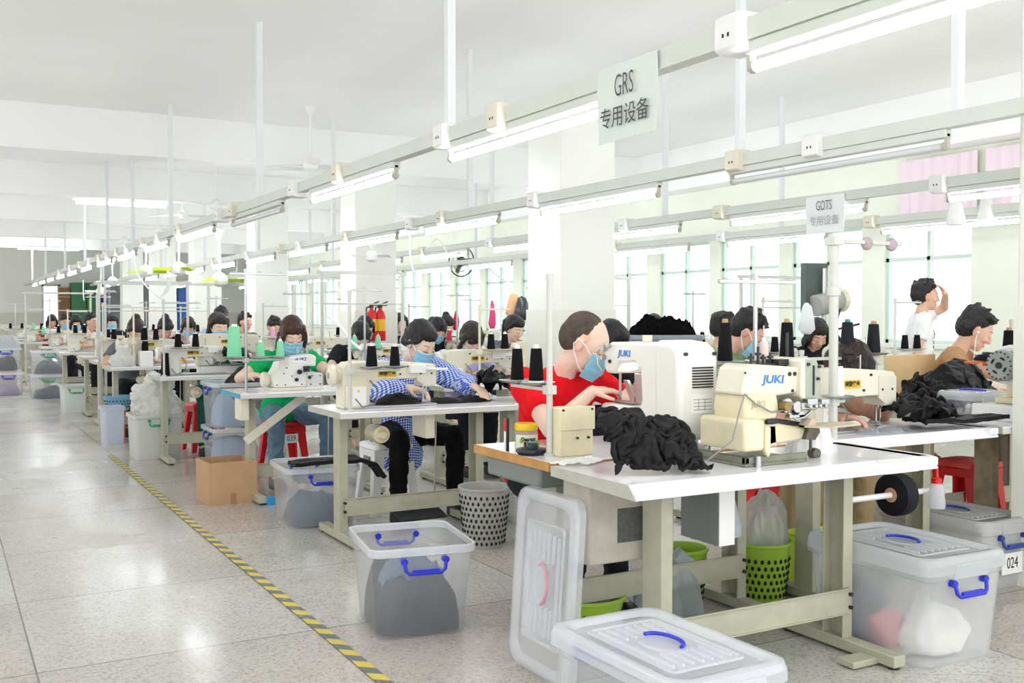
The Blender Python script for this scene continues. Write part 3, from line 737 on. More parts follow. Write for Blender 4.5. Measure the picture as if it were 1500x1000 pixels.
# ------------------------------------------------------------------ soft heaps
def heap(name, label, cat, loc, w, d, h, m, seed=0, amp=.025, sc=9, rz=0, flat=.5, ridge=True, res=54, kind=None, group=None, lop=0.0, edge=.25, box=False, taper=.1):
    """a crumpled pile: closed dome with folds, lying on a surface"""
    def fn(a, b):
        th = a*2*math.pi; k = b
        n1 = 1+edge*noise.noise(Vector((math.cos(th)*1.3+seed*3.3, math.sin(th)*1.3, seed)))+edge*.5*noise.noise(Vector((math.cos(th)*3, math.sin(th)*3, seed)))
        r = k*n1
        if box: r = k*(abs(math.cos(th))**7+abs(math.sin(th))**7)**(-1/7)
        x, y = w/2*r*math.cos(th), d/2*r*math.sin(th)
        q = Vector((x*sc*.45+seed*5, y*sc*.45, seed*1.3))
        wx, wy = noise.noise(q), noise.noise(q+Vector((7, 3, 1)))
        p = Vector((x*sc+wx*1.6+seed*5, y*sc+wy*1.6, seed))
        f1 = 1-abs(noise.noise(p*.75))*2; f2 = 1-abs(noise.noise(p*1.7+Vector((4, 1, 9))))*2; f3 = noise.noise(p*4.1)
        g = (f1*abs(f1)*.75+f2*.4+f3*.16-.25) if ridge else (noise.noise(p)+.5*noise.noise(p*2.1)+.3*f3)
        fade = min(1, (1-k)*5)
        z = h*(1-k**(2+2*flat))**(.8)*(.86+.42*wx+.2*wy)*(1+lop*math.cos(th)*k)
        z2 = max(.002, z+amp*g*fade*1.3+.006*(1-k))
        s = 1+amp*1.1*f2*min(1, k*2)/max(w, d)*fade
        if k >= .999: z2 = 0
        if box: s = (1-taper)+taper*min(1, z2/.3)
        return (x*s, y*s, z2)
    mb = MB(); mb.surf(fn, res*2, res//2)
    n = len(mb.v); base = [(i)*(res//2+1)+res//2 for i in range(res*2)]
    mb.f.append(tuple(base))
    me = mb.mesh(name); bm = bmesh.new(); bm.from_mesh(me); bmesh.ops.remove_doubles(bm, verts=bm.verts, dist=.0004); bmesh.ops.recalc_face_normals(bm, faces=bm.faces); bm.to_mesh(me); bm.free()
    o = link(name, me, m, None, ang=80)
    o.location = loc; o.rotation_euler = (0, 0, rz)
    return tag(o, label, cat, group, kind)
def drape(name, label, cat, pts, width, m, thick=.012, seed=0, amp=.01, side=(1, 0, 0)):
    """a strip of cloth that follows pts and hangs off edges"""
    P = [Vector(p) for p in pts]; side = Vector(side).normalized()
    def fn(a, b):
        q = a*(len(P)-1); i = min(int(q), len(P)-2); f = q-i
        c = P[i].lerp(P[i+1], f); wv = width*(1+.18*noise.noise(Vector((a*3, seed, 0))))
        return c+side*((b-.5)*wv)+Vector((0, 0, amp*noise.noise(Vector((a*6, b*5, seed)))+amp*.8*(1-2*abs(noise.noise(Vector((a*3, b*3+seed, 2)))))))
    o = MB().surf(fn, 30, 14, -thick).build(name, m, None, ang=80)
    return tag(o, label, cat)

def pile(name, label, cat, loc, w, d, h, m, seed=0, n=16, rz=0, vox=.009, amp=.014, sc=11, thick=.035):
    """garments thrown on each other: overlapping folded slabs grown into one crumpled skin"""
    rnd = random.Random(seed); G = MB()
    G.ell((0, 0, h*.22), (w*.42, d*.42, h*.36))
    for k in range(n):
        f = k/(n-1); a = rnd.uniform(0, 6.28); rr = (1-f*.75)*rnd.uniform(.25, .8)
        c = Vector((w*.36*rr*math.cos(a), d*.36*rr*math.sin(a), h*(.12+.66*f)*(1-.35*rr)))
        rot = Matrix.Rotation(rnd.uniform(0, 3.14), 3, 'Z') @ Matrix.Rotation(rnd.uniform(-.5, .5), 3, 'X') @ Matrix.Rotation(rnd.uniform(-.5, .5), 3, 'Y')
        L, W = w*rnd.uniform(.2, .34), d*rnd.uniform(.14, .3)
        c.z = max(c.z, thick)
        G.ell(c, (L, W, thick*rnd.uniform(.8, 1.5)), rot)
        if k % 2: G.cap(c+rot @ Vector((-L, 0, 0)), thick*.7, c+rot @ Vector((L, W*.3, 0)), thick*.6)
    me = fuse(G, vox, 5, .5); ripple(me, amp, sc*.7, seed, (1, 1, 1.3), True); ripple(me, amp*.32, sc*1.7, seed+2, (1.4, .7, 1), True)
    for v in me.vertices: v.co.z = max(v.co.z, .0)
    o = link(name, me, m, None, ang=80); o.location = loc; o.rotation_euler = (0, 0, rz)
    return tag(o, label, cat)
# ------------------------------------------------------------------ sewing machines
PLATE = '创荣实业'
def plate(parent, c, w, h, nx=(1,0,0), ny=(0,0,1), text=PLATE):
    M = plane_mat(c, nx, ny); z = M.to_3x3() @ Vector((0,0,1))
    mb = MB(); mb.M = M; mb.box((0,0,0), (w, h, .002)); o = mb.build('name_plate', yellowL, parent)
    lettering(text, h*.72, ink, o, plane_mat(Vector(c)+z*.0014, nx, ny), bold=.0012, sx=w*.9/(4*h*.72))
def each(parent, name, m, cyls):
    for a, b, r, n in cyls: MB().cyl(a, b, r, n=n).build(name, m, parent)
def make_lockstitch(label, m=None, variant=0, w=.6):
    """flat-bed machine; pillar toward -x, needle toward +x, sewer sits at +y"""
    t = thing('sewing_machine', label, 'sewing machine'); m = m or cream; k = w/.6
    MB().bx(-.29*k, .28*k, -.085, .085, 0, .012).build('bed', steel, t, .003)
    top = .265 if variant != 2 else .29
    p = [(-.3,.0),(-.3,top-.03),(-.27,top),(-.05,top+.004),(.2,top-.012),(.27,top-.02),(.285,top-.05),(.285,.12),(.275,.112),(.2,.112),(.19,.15),(.15,.163),(-.07,.16),(-.12,.135),(-.135,.09),(-.14,0)]
    MB().prism([(x*k, z) for x, z in p], 'y', -.062, .062).build('body', m, t, .012, seg=3)
    MB().bx(-.285*k, -.16*k, -.085, .085, .0, .13).build('pillar_base', m, t, .008)
    MB().prism([(.155*k,.15),(.155*k,top-.035),(.28*k,top-.04),(.28*k,.118),(.21*k,.118)], 'y', -.067, -.061).build('head_cover', mat('head_cover_enamel', 'd9d5c6', .4), t, .002)
    hw = MB().lathe([(.02,-.365*k),(.05,-.362*k),(.062,-.355*k),(.064,-.335*k),(.055,-.33*k),(.045,-.31*k),(.04,-.295*k)], (0,0,top-.075), axis='x', n=24).build('handwheel', m, t)
    MB().cyl((-.37*k,0,top-.075), (-.36*k,0,top-.075), .018).build('wheel_hub', steel, hw)
    MB().cyl((.245*k,0,.115), (.245*k,0,.05), .005, n=8).cyl((.245*k,0,.05), (.245*k,0,.015), .0015, n=6).build('needle_bar', steel, t)
    MB().cyl((.23*k,.012,.115), (.23*k,.012,.03), .006, n=8).prism([(.215*k,.02),(.26*k,.014),(.26*k,.018),(.235*k,.032),(.215*k,.03)], 'y', -.005, .028).build('presser_foot', steel, t)
    each(t, 'screw', darksteel, [((x*k,-.069,z), (x*k,-.06,z), .006, 8) for x, z in ((.05,.19),(.18,.19),(.25,.19),(-.1,top-.03),(.1,top-.03))])
    MB().cyl((.1*k,0,top-.01), (.1*k,0,top+.06), .004, n=8).cyl((.1*k,0,top+.05), (.1*k,.02,top+.05), .003, n=6).cyl((.27*k,-.02,top-.07), (.3*k,-.02,top-.07), .015, n=12).build('thread_guide', steel, t)
    if variant != 3: plate(t, (-.03*k, -.0645, top-.07), .115*k, .038)
    if variant in (0, 2):
        s = MB().bx(-.25*k, -.17*k, -.0876, -.0856, .02, .125).build('warning_label', paper, t)
        MB().prism([(-.225*k,.095),(-.205*k,.095),(-.215*k,.113)], 'y', -.0886, -.0876).build('warning_triangle', yellowL, s)
    if variant == 1:
        s = MB().cyl((-.02*k,-.0655,.1+.08), (-.02*k,-.063,.18), .001).cyl((-.0*k,-.066,.195), (-.0*k,-.062,.195), .001).lathe([(.0,-.068),(.022,-.068),(.022,-.062)], (-.12*k,0,.13), axis='y').build('round_label', yellowL, t)
    if variant in (0, 1):
        MB().bx(.1*k, .2*k, -.1, -.062, top-.07, top-.02).tube([(.2*k,-.09,top-.045),(.3*k,-.1,top-.05),(.34*k,-.1,top-.052)], .009).build('lamp_unit', whiteP, t, .004)
    MB().tube([(-.14*k,-.07,.16),(-.1*k,-.1,.1),(-.12*k,-.1,.03),(-.2*k,-.11,.01),(-.24*k,-.1,.06)], .004, 6).build('cable', mat('grey_cable', '6a6c6a', .5), t)
    return t
def make_overlock(label):
    t = thing('overlock_machine', label, 'sewing machine'); m = offwhite
    MB().bx(-.17, .2, -.12, .12, 0, .02).build('base_plate', cream, t, .004)
    MB().prism([(-.15,.02),(-.16,.09),(-.12,.15),(-.1,.2),(.06,.215),(.09,.19),(.09,.02)], 'y', -.1, .1).build('body', m, t, .01, seg=3)
    MB().prism([(-.06,.19),(-.04,.235),(.13,.255),(.165,.235),(.16,.165),(.02,.175)], 'y', -.085, .07).build('top_cover', offwhite, t, .012, seg=3)
    o = MB().bx(.085, .2, -.118, .1, .015, .118).build('front_cover', mat('cover_grey', 'd2d3cf', .35), t, .006)
    MB().cyl((.03,-.105,.13), (.03,-.125,.13), .017, n=14).cyl((.01,-.1,.075), (.01,-.118,.075), .013, n=12).cyl((.1,-.11,.09), (.1,-.13,.09), .012, n=12).bx(.06, .1, -.125, -.1, .13, .17).build('tension_knob', darksteel, t)
    MB().lathe([(.02,-.215),(.05,-.21),(.055,-.19),(.05,-.17),(.03,-.15)], (0,0,.075), axis='x').build('handwheel', cream, t)
    each(t, 'screw', darksteel, [((x,-.122 if x > .08 else -.103,z), (x,-.1,z), .005, 8) for x, z in ((-.13,.04),(-.07,.04),(-.02,.1),(.05,.04),(.11,.04),(.18,.04),(.18,.1),(.12,.1),(-.06,.16),(-.08,.12))])
    each(t, 'thread_tube', clearP, [((x,-.01,.245), (x,-.01,.3), .012, 10) for x in (.05, .085, .12)])
    lettering('JUKI', .034, mat('deep_print', '2346b4', .5), t, plane_mat((.045,-.0862,.215), (1,0,.09), (0,0,1)), bold=.0008, shear=.2, sx=1.3)
    return t
def make_bartack():
    t = thing('bartack_machine', 'large white computerised JUKI machine the man in the red T-shirt feeds', 'sewing machine', (2.5, 0, .76))
    MB().prism([(3.12,.03),(3.17,.415),(3.2,.428),(3.5,.425),(3.545,.405),(3.55,.32),(3.53,.295),(3.47,.295),(3.44,.34),(3.33,.345),(3.295,.32),(3.285,.2),(3.30,.17),(3.56,.17),(3.575,.15),(3.55,.11),(3.4,.05),(3.3,.03)], 'x', -.078, .085).build('body', offwhite, t, .014, seg=3)
    MB().prism([(3.1,.05),(3.05,.09),(3.03,.17),(3.03,.37),(3.045,.41),(3.08,.432),(3.17,.44),(3.19,.43),(3.185,.08),(3.15,.05)], 'x', -.092, .1).build('motor_cover', offwhite, t, .022, seg=4)
    mb = MB()
    for k in range(8): mb.bx(-.03, .07, 3.026, 3.031, .335-.0105*k, .340-.0105*k)
    mb.build('vent_grille', darksteel, t)
    s = MB().bx(-.03, .07, 3.0275, 3.031, .165, .235).build('spec_label', paper, t)
    mb = MB()
    for k in range(4): mb.bx(-.025, .065, 3.0268, 3.0275, .178+.013*k, .1795+.013*k)
    for x in (.0, .03): mb.bx(x, x+.0012, 3.0268, 3.0275, .178, .217)
    mb.build('label_line', ink, s)
    lettering('JUKI', .036, juki, t, plane_mat((-.0795, 3.40, .38), (0,-1,0), (0,0,1)), bold=.0007, shear=.15, sx=1.25)
    mb = MB()
    each(t, 'cover_screw', darksteel, [((-.084,3.5,.345), (-.07,3.5,.345), .008, 12)]+[((x,3.024,.39), (x,3.035,.39), .007, 12) for x in (-.06, .078)])
    MB().cyl((-.02,3.51,.3), (-.02,3.51,.2), .006, n=10).cyl((-.02,3.51,.2), (-.02,3.51,.17), .0018, n=6).build('needle_bar', steel, t)
    MB().bx(-.04, .02, 3.40, 3.53, .172, .18).prism([(3.36,.2),(3.42,.27),(3.45,.27),(3.4,.19),(3.52,.185),(3.52,.178),(3.36,.178)], 'x', -.05, -.035).bx(-.05, .05, 3.31, 3.37, .18, .3).build('clamp', steel, t, .002)
    MB().cyl((-.08,3.53,.40), (-.1,3.53,.40), .014, n=12).cyl((-.08,3.535,.36), (-.1,3.535,.36), .01, n=12).cyl((-.08,3.5,.41), (-.095,3.5,.41), .009, n=12).tube([(-.09,3.54,.4),(-.1,3.565,.38),(-.1,3.56,.33),(-.09,3.54,.3)], .003, 6).build('tension_unit', steel, t)
    MB().cyl((0,3.35,.43), (0,3.35,.455), .02, n=12).build('top_fitting', cream, t)
    MB().cyl((0,3.1,0), (0,3.1,.1), .03, n=12).bx(-.08, .08, 3.08, 3.5, 0, .04).build('machine_foot', steel, t, .003)
    MB().lathe([(.0,-.012),(.02,-.008),(.02,0)], (-.02,3.42,.325), axis='z').build('work_lamp', glow('work_lamp_glow', 'fff4e0', 12), t)
def make_button_machine():
    t = thing('button_sewing_machine', 'cream JUKI machine with worn paint at the front of the nearest white table', 'sewing machine', (2.465, 2.87, .76))
    gb = mat('machine_base_green', '7d7f6c', .5, var=.3, vscale=20)
    o = MB().bx(0, .3, -.14, .13, 0, .012).bx(0, .3, -.14, -.12, .012, .035).bx(0, .02, -.14, .13, .012, .035).build('base_plate', gb, t, .003)
    MB().cyl((.05,-.15,0), (.05,-.15,.04), .012).build('base_post', steel, o); MB().cyl((.03,.1,0), (.03,.1,.05), .012).build('base_post', steel, o)
    MB().bx(-.012, .085, -.15, .1, .055, .168).build('motor_cover', ivory, t, .016, seg=4)
    MB().prism([(.085,.14),(.11,.14),(.11,.045),(.1,.03),(.085,.05)], 'y', -.152, -.12).build('hinge_arm', ivory, t, .006)
    MB().prism([(.04,.2),(.05,.25),(.2,.25),(.215,.2),(.2,.155),(.05,.15)], 'y', -.085, .085).prism([(.06,.05),(.05,.16),(.21,.17),(.22,.05)], 'y', -.075, .075).build('column', ivory, t, .012, seg=3)
    MB().prism([(.035,.25),(.06,.345),(.09,.36),(.3,.345),(.335,.335),(.34,.25),(.2,.24)], 'y', -.08, .075).build('upper_arm', cream, t, .01, seg=3)
    MB().prism([(.085,.04),(.09,.14),(.22,.14),(.36,.115),(.375,.09),(.36,.075),(.2,.06)], 'y', -.075, .07).build('lower_arm', ivory, t, .01, seg=3)
    MB().prism([(.3,.24),(.31,.37),(.33,.38),(.365,.37),(.37,.2),(.34,.19)], 'y', -.1, .07).build('head', cream, t, .006)
    o = MB().prism([(.325,.2),(.322,.375),(.38,.37),(.405,.32),(.4,.19),(.36,.18)], 'y', -.102, .06).build('face_plate', sage, t, .004)
    MB().bx(.36, .367, -.106, -.101, .24, .35).build('face_slot', darksteel, o)
    each(t, 'screw', darksteel, [((x,-.11,z), (x,-.1,z), .006, 10) for x, z in ((.335,.355),(.39,.345),(.34,.22),(.395,.22),(.385,.3))]+[((x,-.0835,z), (x,-.079,z), r, 12) for x, z, r in ((.265,.32,.008),(.29,.32,.008),(.075,.215,.005),(.05,.33,.004),(.28,.258,.006))])
    mb = MB().cyl((.24,-.1,.205), (.24,-.07,.205), .028, n=20).cyl((.275,-.115,.2), (.275,-.07,.2), .022).cyl((.3,-.11,.17), (.3,-.07,.17), .016)
    mb.bx(.29, .42, -.12, -.09, .19, .215).bx(.31, .36, -.13, -.1, .205, .23).bx(.24, .33, -.11, -.085, .16, .172).bx(.38, .42, -.13, -.1, .205, .225)
    for x in (.32,.35,.37,.4): mb.cyl((x,-.135,.202), (x,-.115,.202), .008, n=10)
    mb.tube([(.24,-.1,.18),(.27,-.11,.155),(.31,-.11,.16),(.34,-.11,.18)], .006)
    mb.build('clamp_linkage', steel, t, .002)
    MB().cyl((.222,-.09,.205), (.222,-.12,.205), .018, n=20).build('brass_dial', mat('brass', '8f7b50', .4, metal=.8), t)
    MB().prism([(.12,.15),(.16,.165),(.36,.135),(.37,.12),(.3,.125)], 'y', -.07, .03).bx(.15, .2, -.09, -.07, .14, .16).build('feed_plate', darksteel, t, .003)
    MB().prism([(.335,.075),(.35,.12),(.4,.128),(.41,.1),(.385,.07)], 'y', -.095, -.04).cyl((.395,-.06,.1), (.395,-.06,.02), .006).lathe([(.02,-.02),(.022,0),(.014,.02)], (.41,-.06,.015), axis='y').build('shuttle_bracket', mat('worn_metal', '6b665c', .45, metal=.6, var=.3, vscale=40), t, .002)
    MB().prism([(.29,-.13),(.36,-.2),(.53,-.18),(.56,-.1),(.5,-.06),(.36,-.07)], 'z', .125, .131).prism([(.31,.13),(.33,.155),(.345,.155),(.35,.13)], 'y', -.13, -.08).build('button_tray', mat('tray_tan', 'c9b9a0', .5, var=.1), t, .002)
    mb = MB()
    for x, hh in ((.15,.05),(.185,.075),(.21,.045),(.245,.05)): mb.cyl((x,0,.34), (x,0,.345+hh), .005, n=8); mb.cyl((x,0,.35+hh*.5), (x,0,.36+hh*.5), .012, n=10)
    mb.bx(.13, .3, -.03, .02, .345, .356).bx(.25, .3, -.04, .03, .35, .372).cyl((.35,.02,.36), (.35,.02,.47), .006, n=8)
    mb.build('thread_tension', darksteel, t)
    lettering('JUKI', .042, juki, t, plane_mat((.185,-.0812,.302), (1,0,-.03), (0,0,1)), bold=.001, shear=.12, sx=1.3)
    lettering('JUKI', .035, mat('embossed_grey', 'bdb398', .5), t, plane_mat((.11,-.0862,.215), (1,0,-.05), (0,0,1)), bold=.0006)
    MB().tube([(.04,-.09,.255),(-.01,-.12,.2),(-.06,-.14,.1),(-.14,-.1,.03)], .003, 6).tube([(.04,-.09,.255),(.08,-.1,.22),(.16,-.1,.185),(.22,-.1,.19)], .0035, 6).build('cable', mat('grey_cable2', '8a8a88', .5), t)
    return t
def make_edge_machine():
    t = thing('sewing_machine', 'machine with grey slotted flywheel standing on a white block at the photo edge', 'sewing machine')
    MB().bx(-.02, .4, -.1, .1, 0, .03).bx(.03, .13, -.07, .07, .03, .14).build('pillar_base', ivory, t, .006)
    MB().bx(.02, .4, -.075, .075, .12, .3).build('body', cream, t, .015, seg=3)
    MB().lathe([(.1,-.06),(.1,.02),(.06,.03)], (0,0,.2), axis='x', n=24).bx(-.06, .03, -.08, .08, .12, .28).build('motor_housing', whiteP, t, .01)
    w = MB().lathe([(.02,-.125),(.07,-.13),(.078,-.12),(.08,-.09),(.07,-.07),(.04,-.06)], (0,0,.2), axis='x', n=28).build('flywheel', mat('flywheel_grey', '9fa4a0', .45), t)
    mb = MB()
    for k in range(18):
        a = 2*math.pi*k/18; mb.box((-.131, .068*math.cos(a), .2+.068*math.sin(a)), (.004,.008,.008))
    for k in range(4):
        for j in range(5):
            a = k*math.pi/2+.3+j*.12; mb.box((-.131, .04*math.cos(a), .2+.04*math.sin(a)), (.005,.007,.007))
    mb.cyl((-.135,0,.2), (-.12,0,.2), .016); mb.build('wheel_slot', blackP, w)
    MB().bx(-.04, .0, -.09, -.06, .03, .05).build('small_knob', blackP, t, .003)
    return t
from mathutils.bvhtree import BVHTree
# ------------------------------------------------------------------ people
TONE = {'a': (.76,.50,.38), 'b': (.70,.43,.31), 'c': (.62,.36,.25), 'd': (.80,.57,.45)}
def ik(S, W, a, b, hint):
    d = W-S; L = min(d.length, (a+b)*.995); d = d.normalized(); W2 = S+d*L
    x = (a*a-b*b+L*L)/(2*L); h = math.sqrt(max(0, a*a-x*x))
    n = (hint-d*hint.dot(d)).normalized()
    return S+d*x+n*h, W2
def hand_prims(mb, W, fwd, down, side, curl=.5, spread=1.0, point=False):
    """palm, four fingers and a thumb; side=+1 when the thumb lies toward `side` direction"""
    fwd = fwd.normalized(); dn = (down-fwd*down.dot(fwd)).normalized(); sd = fwd.cross(dn)*side
    k0 = W+fwd*.012
    for i, o in enumerate((.028, .0095, -.0095, -.027)):
        mb.cap(k0+sd*o*.75, .0125, W+fwd*(.085-.004*abs(i-1))+sd*o, .0115, 8)
    mb.cap(k0, .022, W+fwd*.05, .02, 10)
    mb.cap(k0+sd*.02, .015, W+fwd*.05+sd*.026, .014, 8)
    segs = ((.036,.024,.02), (.042,.027,.021), (.039,.025,.021), (.03,.019,.018))
    for i, o in enumerate((.028, .0095, -.0095, -.027)):
        p = W+fwd*(.085-.004*abs(i-1))+sd*o; d = (fwd+sd*o*1.6*spread).normalized()
        c = curl*(.25 if (point and i == 0) else 1+.12*i); ang = .15+.35*c
        for j, L in enumerate(segs[i]):
            dd = (d*math.cos(ang)+dn*math.sin(ang)).normalized(); q = p+dd*L
            mb.cap(p, .0098-.0011*j, q, .0088-.0011*j, 8); p = q; ang += .55*c+.12
    p = k0+sd*.024+dn*.004
    for j, (L, r, f, s, n) in enumerate(((.034,.0125,.62,.7,.3), (.03,.0105,.85,.4,.35), (.024,.0092,.95,.1,.35))):
        q = p+(fwd*f+sd*s+dn*n).normalized()*L; mb.cap(p, r, q, r*.88, 8); p = q
SKIN_PAINT = {}
def person(label, x, y, rz=0.0, skin='a', hair='short', hairM=None, shirt=None, sleeve='short', pants=None, mask=True, lean=16, hpitch=28, hyaw=0, hroll=0,
           hl=None, hr=None, curl=.55, vox=.011, seat=.46, stand=False, legs=True, build=1.0, hem=0.0, elbow_out=.5, shirt_pat=None, shoes=True, headup=0.0, extra=None, knee=.11, hlfwd=None, hrfwd=None, legfwd=.0, standz=.93):
    """sewer facing local -y, seated unless stand; hl/hr are world points for the hands at local +x / -x"""
    t = thing('person', label, 'person', (x, y, 0), rz)
    inv = Matrix.Rotation(-rz, 4, 'Z') @ Matrix.Translation((-x, -y, 0))
    hairM = hairM or hairK; shirt = shirt or greyC; pants = pants or darkC
    pz0 = standz if stand else seat+.085
    P = Vector((0, 0, pz0)); Rl = Matrix.Rotation(R(lean), 3, 'X')
    T = lambda a, b, c: P+Rl @ Vector((a, b, c))
    Nk = T(0, .0, .47); SH = {1: T(.165*build, 0, .425), -1: T(-.165*build, 0, .425)}
    Rn = Matrix.Rotation(R((lean+hpitch)*.5), 3, 'X')
    Rh = Matrix.Rotation(R(hyaw), 3, 'Z') @ Matrix.Rotation(R(hroll), 3, 'Y') @ Matrix.Rotation(R(hpitch), 3, 'X')
    base = Nk+Rn @ Vector((0, -.012, .058)); Hc = base+Rh @ Vector((0, -.022, .115+headup)); HS = 1.07
    hp = lambda a, b, c: Hc+Rh @ Vector((a*HS, b*HS, c*HS))
    B = MB(); S = MB(); Q = MB()
    fine = vox < .009
    # torso
    for m, g in ((B, 0), (S, .014)):
        m.ell(T(0, .0, .04), (.155*build+g, .115+g, .13+g), Rl)
        m.ell(T(0, -.005, .17), (.135*build+g, .1+g, .15+g), Rl)
        m.ell(T(0, .0, .3), (.152*build+g, .105+g, .17+g), Rl)
        m.cap(T(-.145*build, .0, .40), .058+g, T(.145*build, .0, .40), .058+g)
        m.cap(T(-.07, .0, .43), .055+g*.8, T(.07, .0, .43), .055+g*.8)
    S.ell(T(0, 0, -.02-hem), (.17*build+.01, .135, .1), Rl)
    if hem: S.cap(T(0, -.02, -.02), .14, T(0, -.1, -.1-hem), .15)
    B.cap(T(0, .005, .44), .058, base, .05)
    B.cap(base, .05, hp(0, .012, -.03), .052)
    # head
    B.ell(hp(0, .018, .035), (.074*HS, .094*HS, .082*HS), Rh); B.ell(hp(0, -.022, .0), (.066*HS, .074*HS, .094*HS), Rh)
    B.ell(hp(0, -.03, -.06), (.055*HS, .058*HS, .055*HS), Rh); B.ell(hp(0, -.056, -.092), (.03*HS, .03*HS, .022*HS), Rh)
    B.cap(hp(0, -.088, .012), .0085, hp(0, -.106, -.028), .0135, 8); B.ell(hp(0, -.094, -.032), (.018*HS, .013*HS, .009*HS), Rh)
    B.cap(hp(-.03, -.082, .024), .009, hp(.03, -.082, .024), .009, 8)
    B.ell(hp(0, -.086, -.066), (.022*HS, .011*HS, .009*HS), Rh)
    for s in (-1, 1):
        B.ell(hp(s*.074, .008, -.012), (.009*HS, .02*HS, .032*HS), Rh @ Matrix.Rotation(s*.35, 3, 'Z')); B.ell(hp(s*.033, -.079, .0), (.014*HS, .01*HS, .009*HS), Rh); B.ell(hp(s*.042, -.064, -.03), (.022*HS, .022*HS, .02*HS), Rh)
    # arms and hands
    dflt = {1: Vector((.12, -.42, .84)), -1: Vector((-.12, -.42, .84))}
    tips = {}
    for s, h, hf in ((1, hl, hlfwd), (-1, hr, hrfwd)):
        if h == 'down': W = SH[s]+Vector((s*.08, .0, -.5))
        else: W = inv @ Vector(h) if h is not None else dflt[s]
        out = Vector((s*(1.0 if h != 'down' else .1), .25, -1.1*(1-elbow_out)-.1))
        if stand and h is not None and h != 'down' and W.z > 1.3: out = Vector((s*1.2, -.35, -.5))
        E, W = ik(SH[s], W, .275, .245, out)
        B.cap(SH[s], .05*build, E, .041); B.cap(E, .041, W, .026)
        B.cap(SH[s].lerp(E, .3), .047*build, SH[s].lerp(E, .7), .045)
        f = (W-E).normalized()
        if hf is not None: f = (f*.35+(Matrix.Rotation(-rz, 3, 'Z') @ Vector(hf)).normalized()).normalized()
        elif not (h == 'down'): f = (f*.6+Vector((-s*.25, -.6, -.05))).normalized()
        nrm = Vector((0, 0, -1)) if h != 'down' else Vector((-s, 0, 0))
        if stand and W.z > 1.3 and h != 'down': nrm = Vector((0, .6, -.6))
        hand_prims(B, W, f, nrm, s*1.0, curl)
        g = .014
        if sleeve == 'short':
            e = SH[s].lerp(E, .62)
            S.cap(SH[s]-(E-SH[s])*.02, .06*build+.006, SH[s].lerp(E, .25), .06*build+.004); S.cyl(SH[s], e, .062*build+.004, .064, 14)
        elif sleeve == 'long':
            puff = 1.25 if shirt is gingham else 1.0
            S.cap(SH[s], .062*build*puff, E, .056*puff); S.cap(E, .056*puff, E.lerp(W, .5), .055*puff); S.cyl(E.lerp(W, .45), E.lerp(W, .93), .054*puff, .037, 14)
    # legs
    if legs:
        for s in (-1, 1):
            h0 = P+Vector((s*.085, -.01, -.03))
            if stand: K = h0+Vector((s*.01, -.02, -.48*(pz0-.1)/.83+.05)); A = K+Vector((0, .03, .085-K.z))
            else: K = Vector((s*knee, -.42, seat+.06)); A = Vector((s*(knee+.005), -.40-legfwd, .09))
            B.cap(h0, .08, K, .05); B.cap(K, .05, A, .035)
            Q.cap(h0, .092*build, K, .066); Q.cap(K, .067, K.lerp(A, .5), .06); Q.cyl(K.lerp(A, .35), A+Vector((0,0,.0)), .062, .05, 14)
            B.cap(A, .036, A+Vector((0, -.12, -.055)), .028)
            if shoes:
                MB().loft([ring3([(px*1.0+A.x, py+A.y-.07) for px, py in rrect(.088, .26, .04)], zz) if sc0 == 1 else ring3([(px*sc0+A.x, py*sc0+A.y-.07+dy) for px, py in rrect(.088, .26, .04)], zz) for zz, sc0, dy in ((.0, .95, 0), (.02, 1, 0), (.05, .93, .01), (.085, .6, .06))]).build('shoe', blackP if s > 0 else blackP, t, ang=60)
        Q.ell(P+Vector((0, .0, .0)), (.165*build, .13, .12)); Q.cap(P+Vector((-.07, 0, -.02)), .105, P+Vector((.07, 0, -.02)), .105)
    me = fuse(B, vox, 2, .5)
    # paint lips, brows, lashes by where they sit on the head
    ti = TONE[skin]; ca = me.color_attributes.new('tone', 'FLOAT_COLOR', 'POINT'); iR = Rh.transposed()
    dat = []
    for v in me.vertices:
        q = (iR @ (v.co-Hc))/HS; c = Vector(ti)
        if abs(q.x) < .09 and -.13 < q.y < .12 and -.13 < q.z < .13:
            w = .012 if not fine else .0075
            ax = abs(q.x)
            if q.y < -.045:
                if ax < .024 and abs(q.z+.066) < .009: c = Vector((ti[0]*.9, ti[1]*.55, ti[2]*.55))
                elif .02 < ax < .06 and -.05 < q.z < -.015: c = Vector((ti[0]*1.02, ti[1]*.9, ti[2]*.88))
            if abs(q.x) > .066: c = Vector((ti[0]*1.0, ti[1]*.86, ti[2]*.82))
        dat += [c.x, c.y, c.z, 1]
    ca.data.foreach_set('color', dat)
    bvh = BVHTree.FromPolygons([v.co.copy() for v in me.vertices], [tuple(p.vertices) for p in me.polygons])
    body = link('body', me, skinM, t, ang=80)
    th = .0019 if fine else .0026
    for s in (-1, 1):
        for nm, pts, r0 in (('eyebrow', ((.014, .026), (.026, .0305), (.038, .0305), (.05, .0245)), th*1.25), ('eyelash', ((.016, -.003), (.024, -.0065), (.034, -.008), (.043, -.0055), (.049, -.001)), th*.9)):
            P3 = []
            for ex, ez in pts:
                o0 = hp(s*ex, -.2, ez); hit = bvh.ray_cast(o0, Rh @ Vector((0, 1, 0)), .3)[0]
                if hit is not None: P3.append(hit)
            if len(P3) > 2: MB().tube(P3, [r0*.5]+[r0]*(len(P3)-2)+[r0*.45], 5).build(nm, hairM, t)
    cv = max(vox, .0095)
    me = fuse(S, cv, 3, .5); ripple(me, .009 if fine else .007, 11, len(label), (1, 1, .6), True); ripple(me, .004, 30, 3, (1, 1, .8))
    link('shirt', me, shirt, t, ang=80)
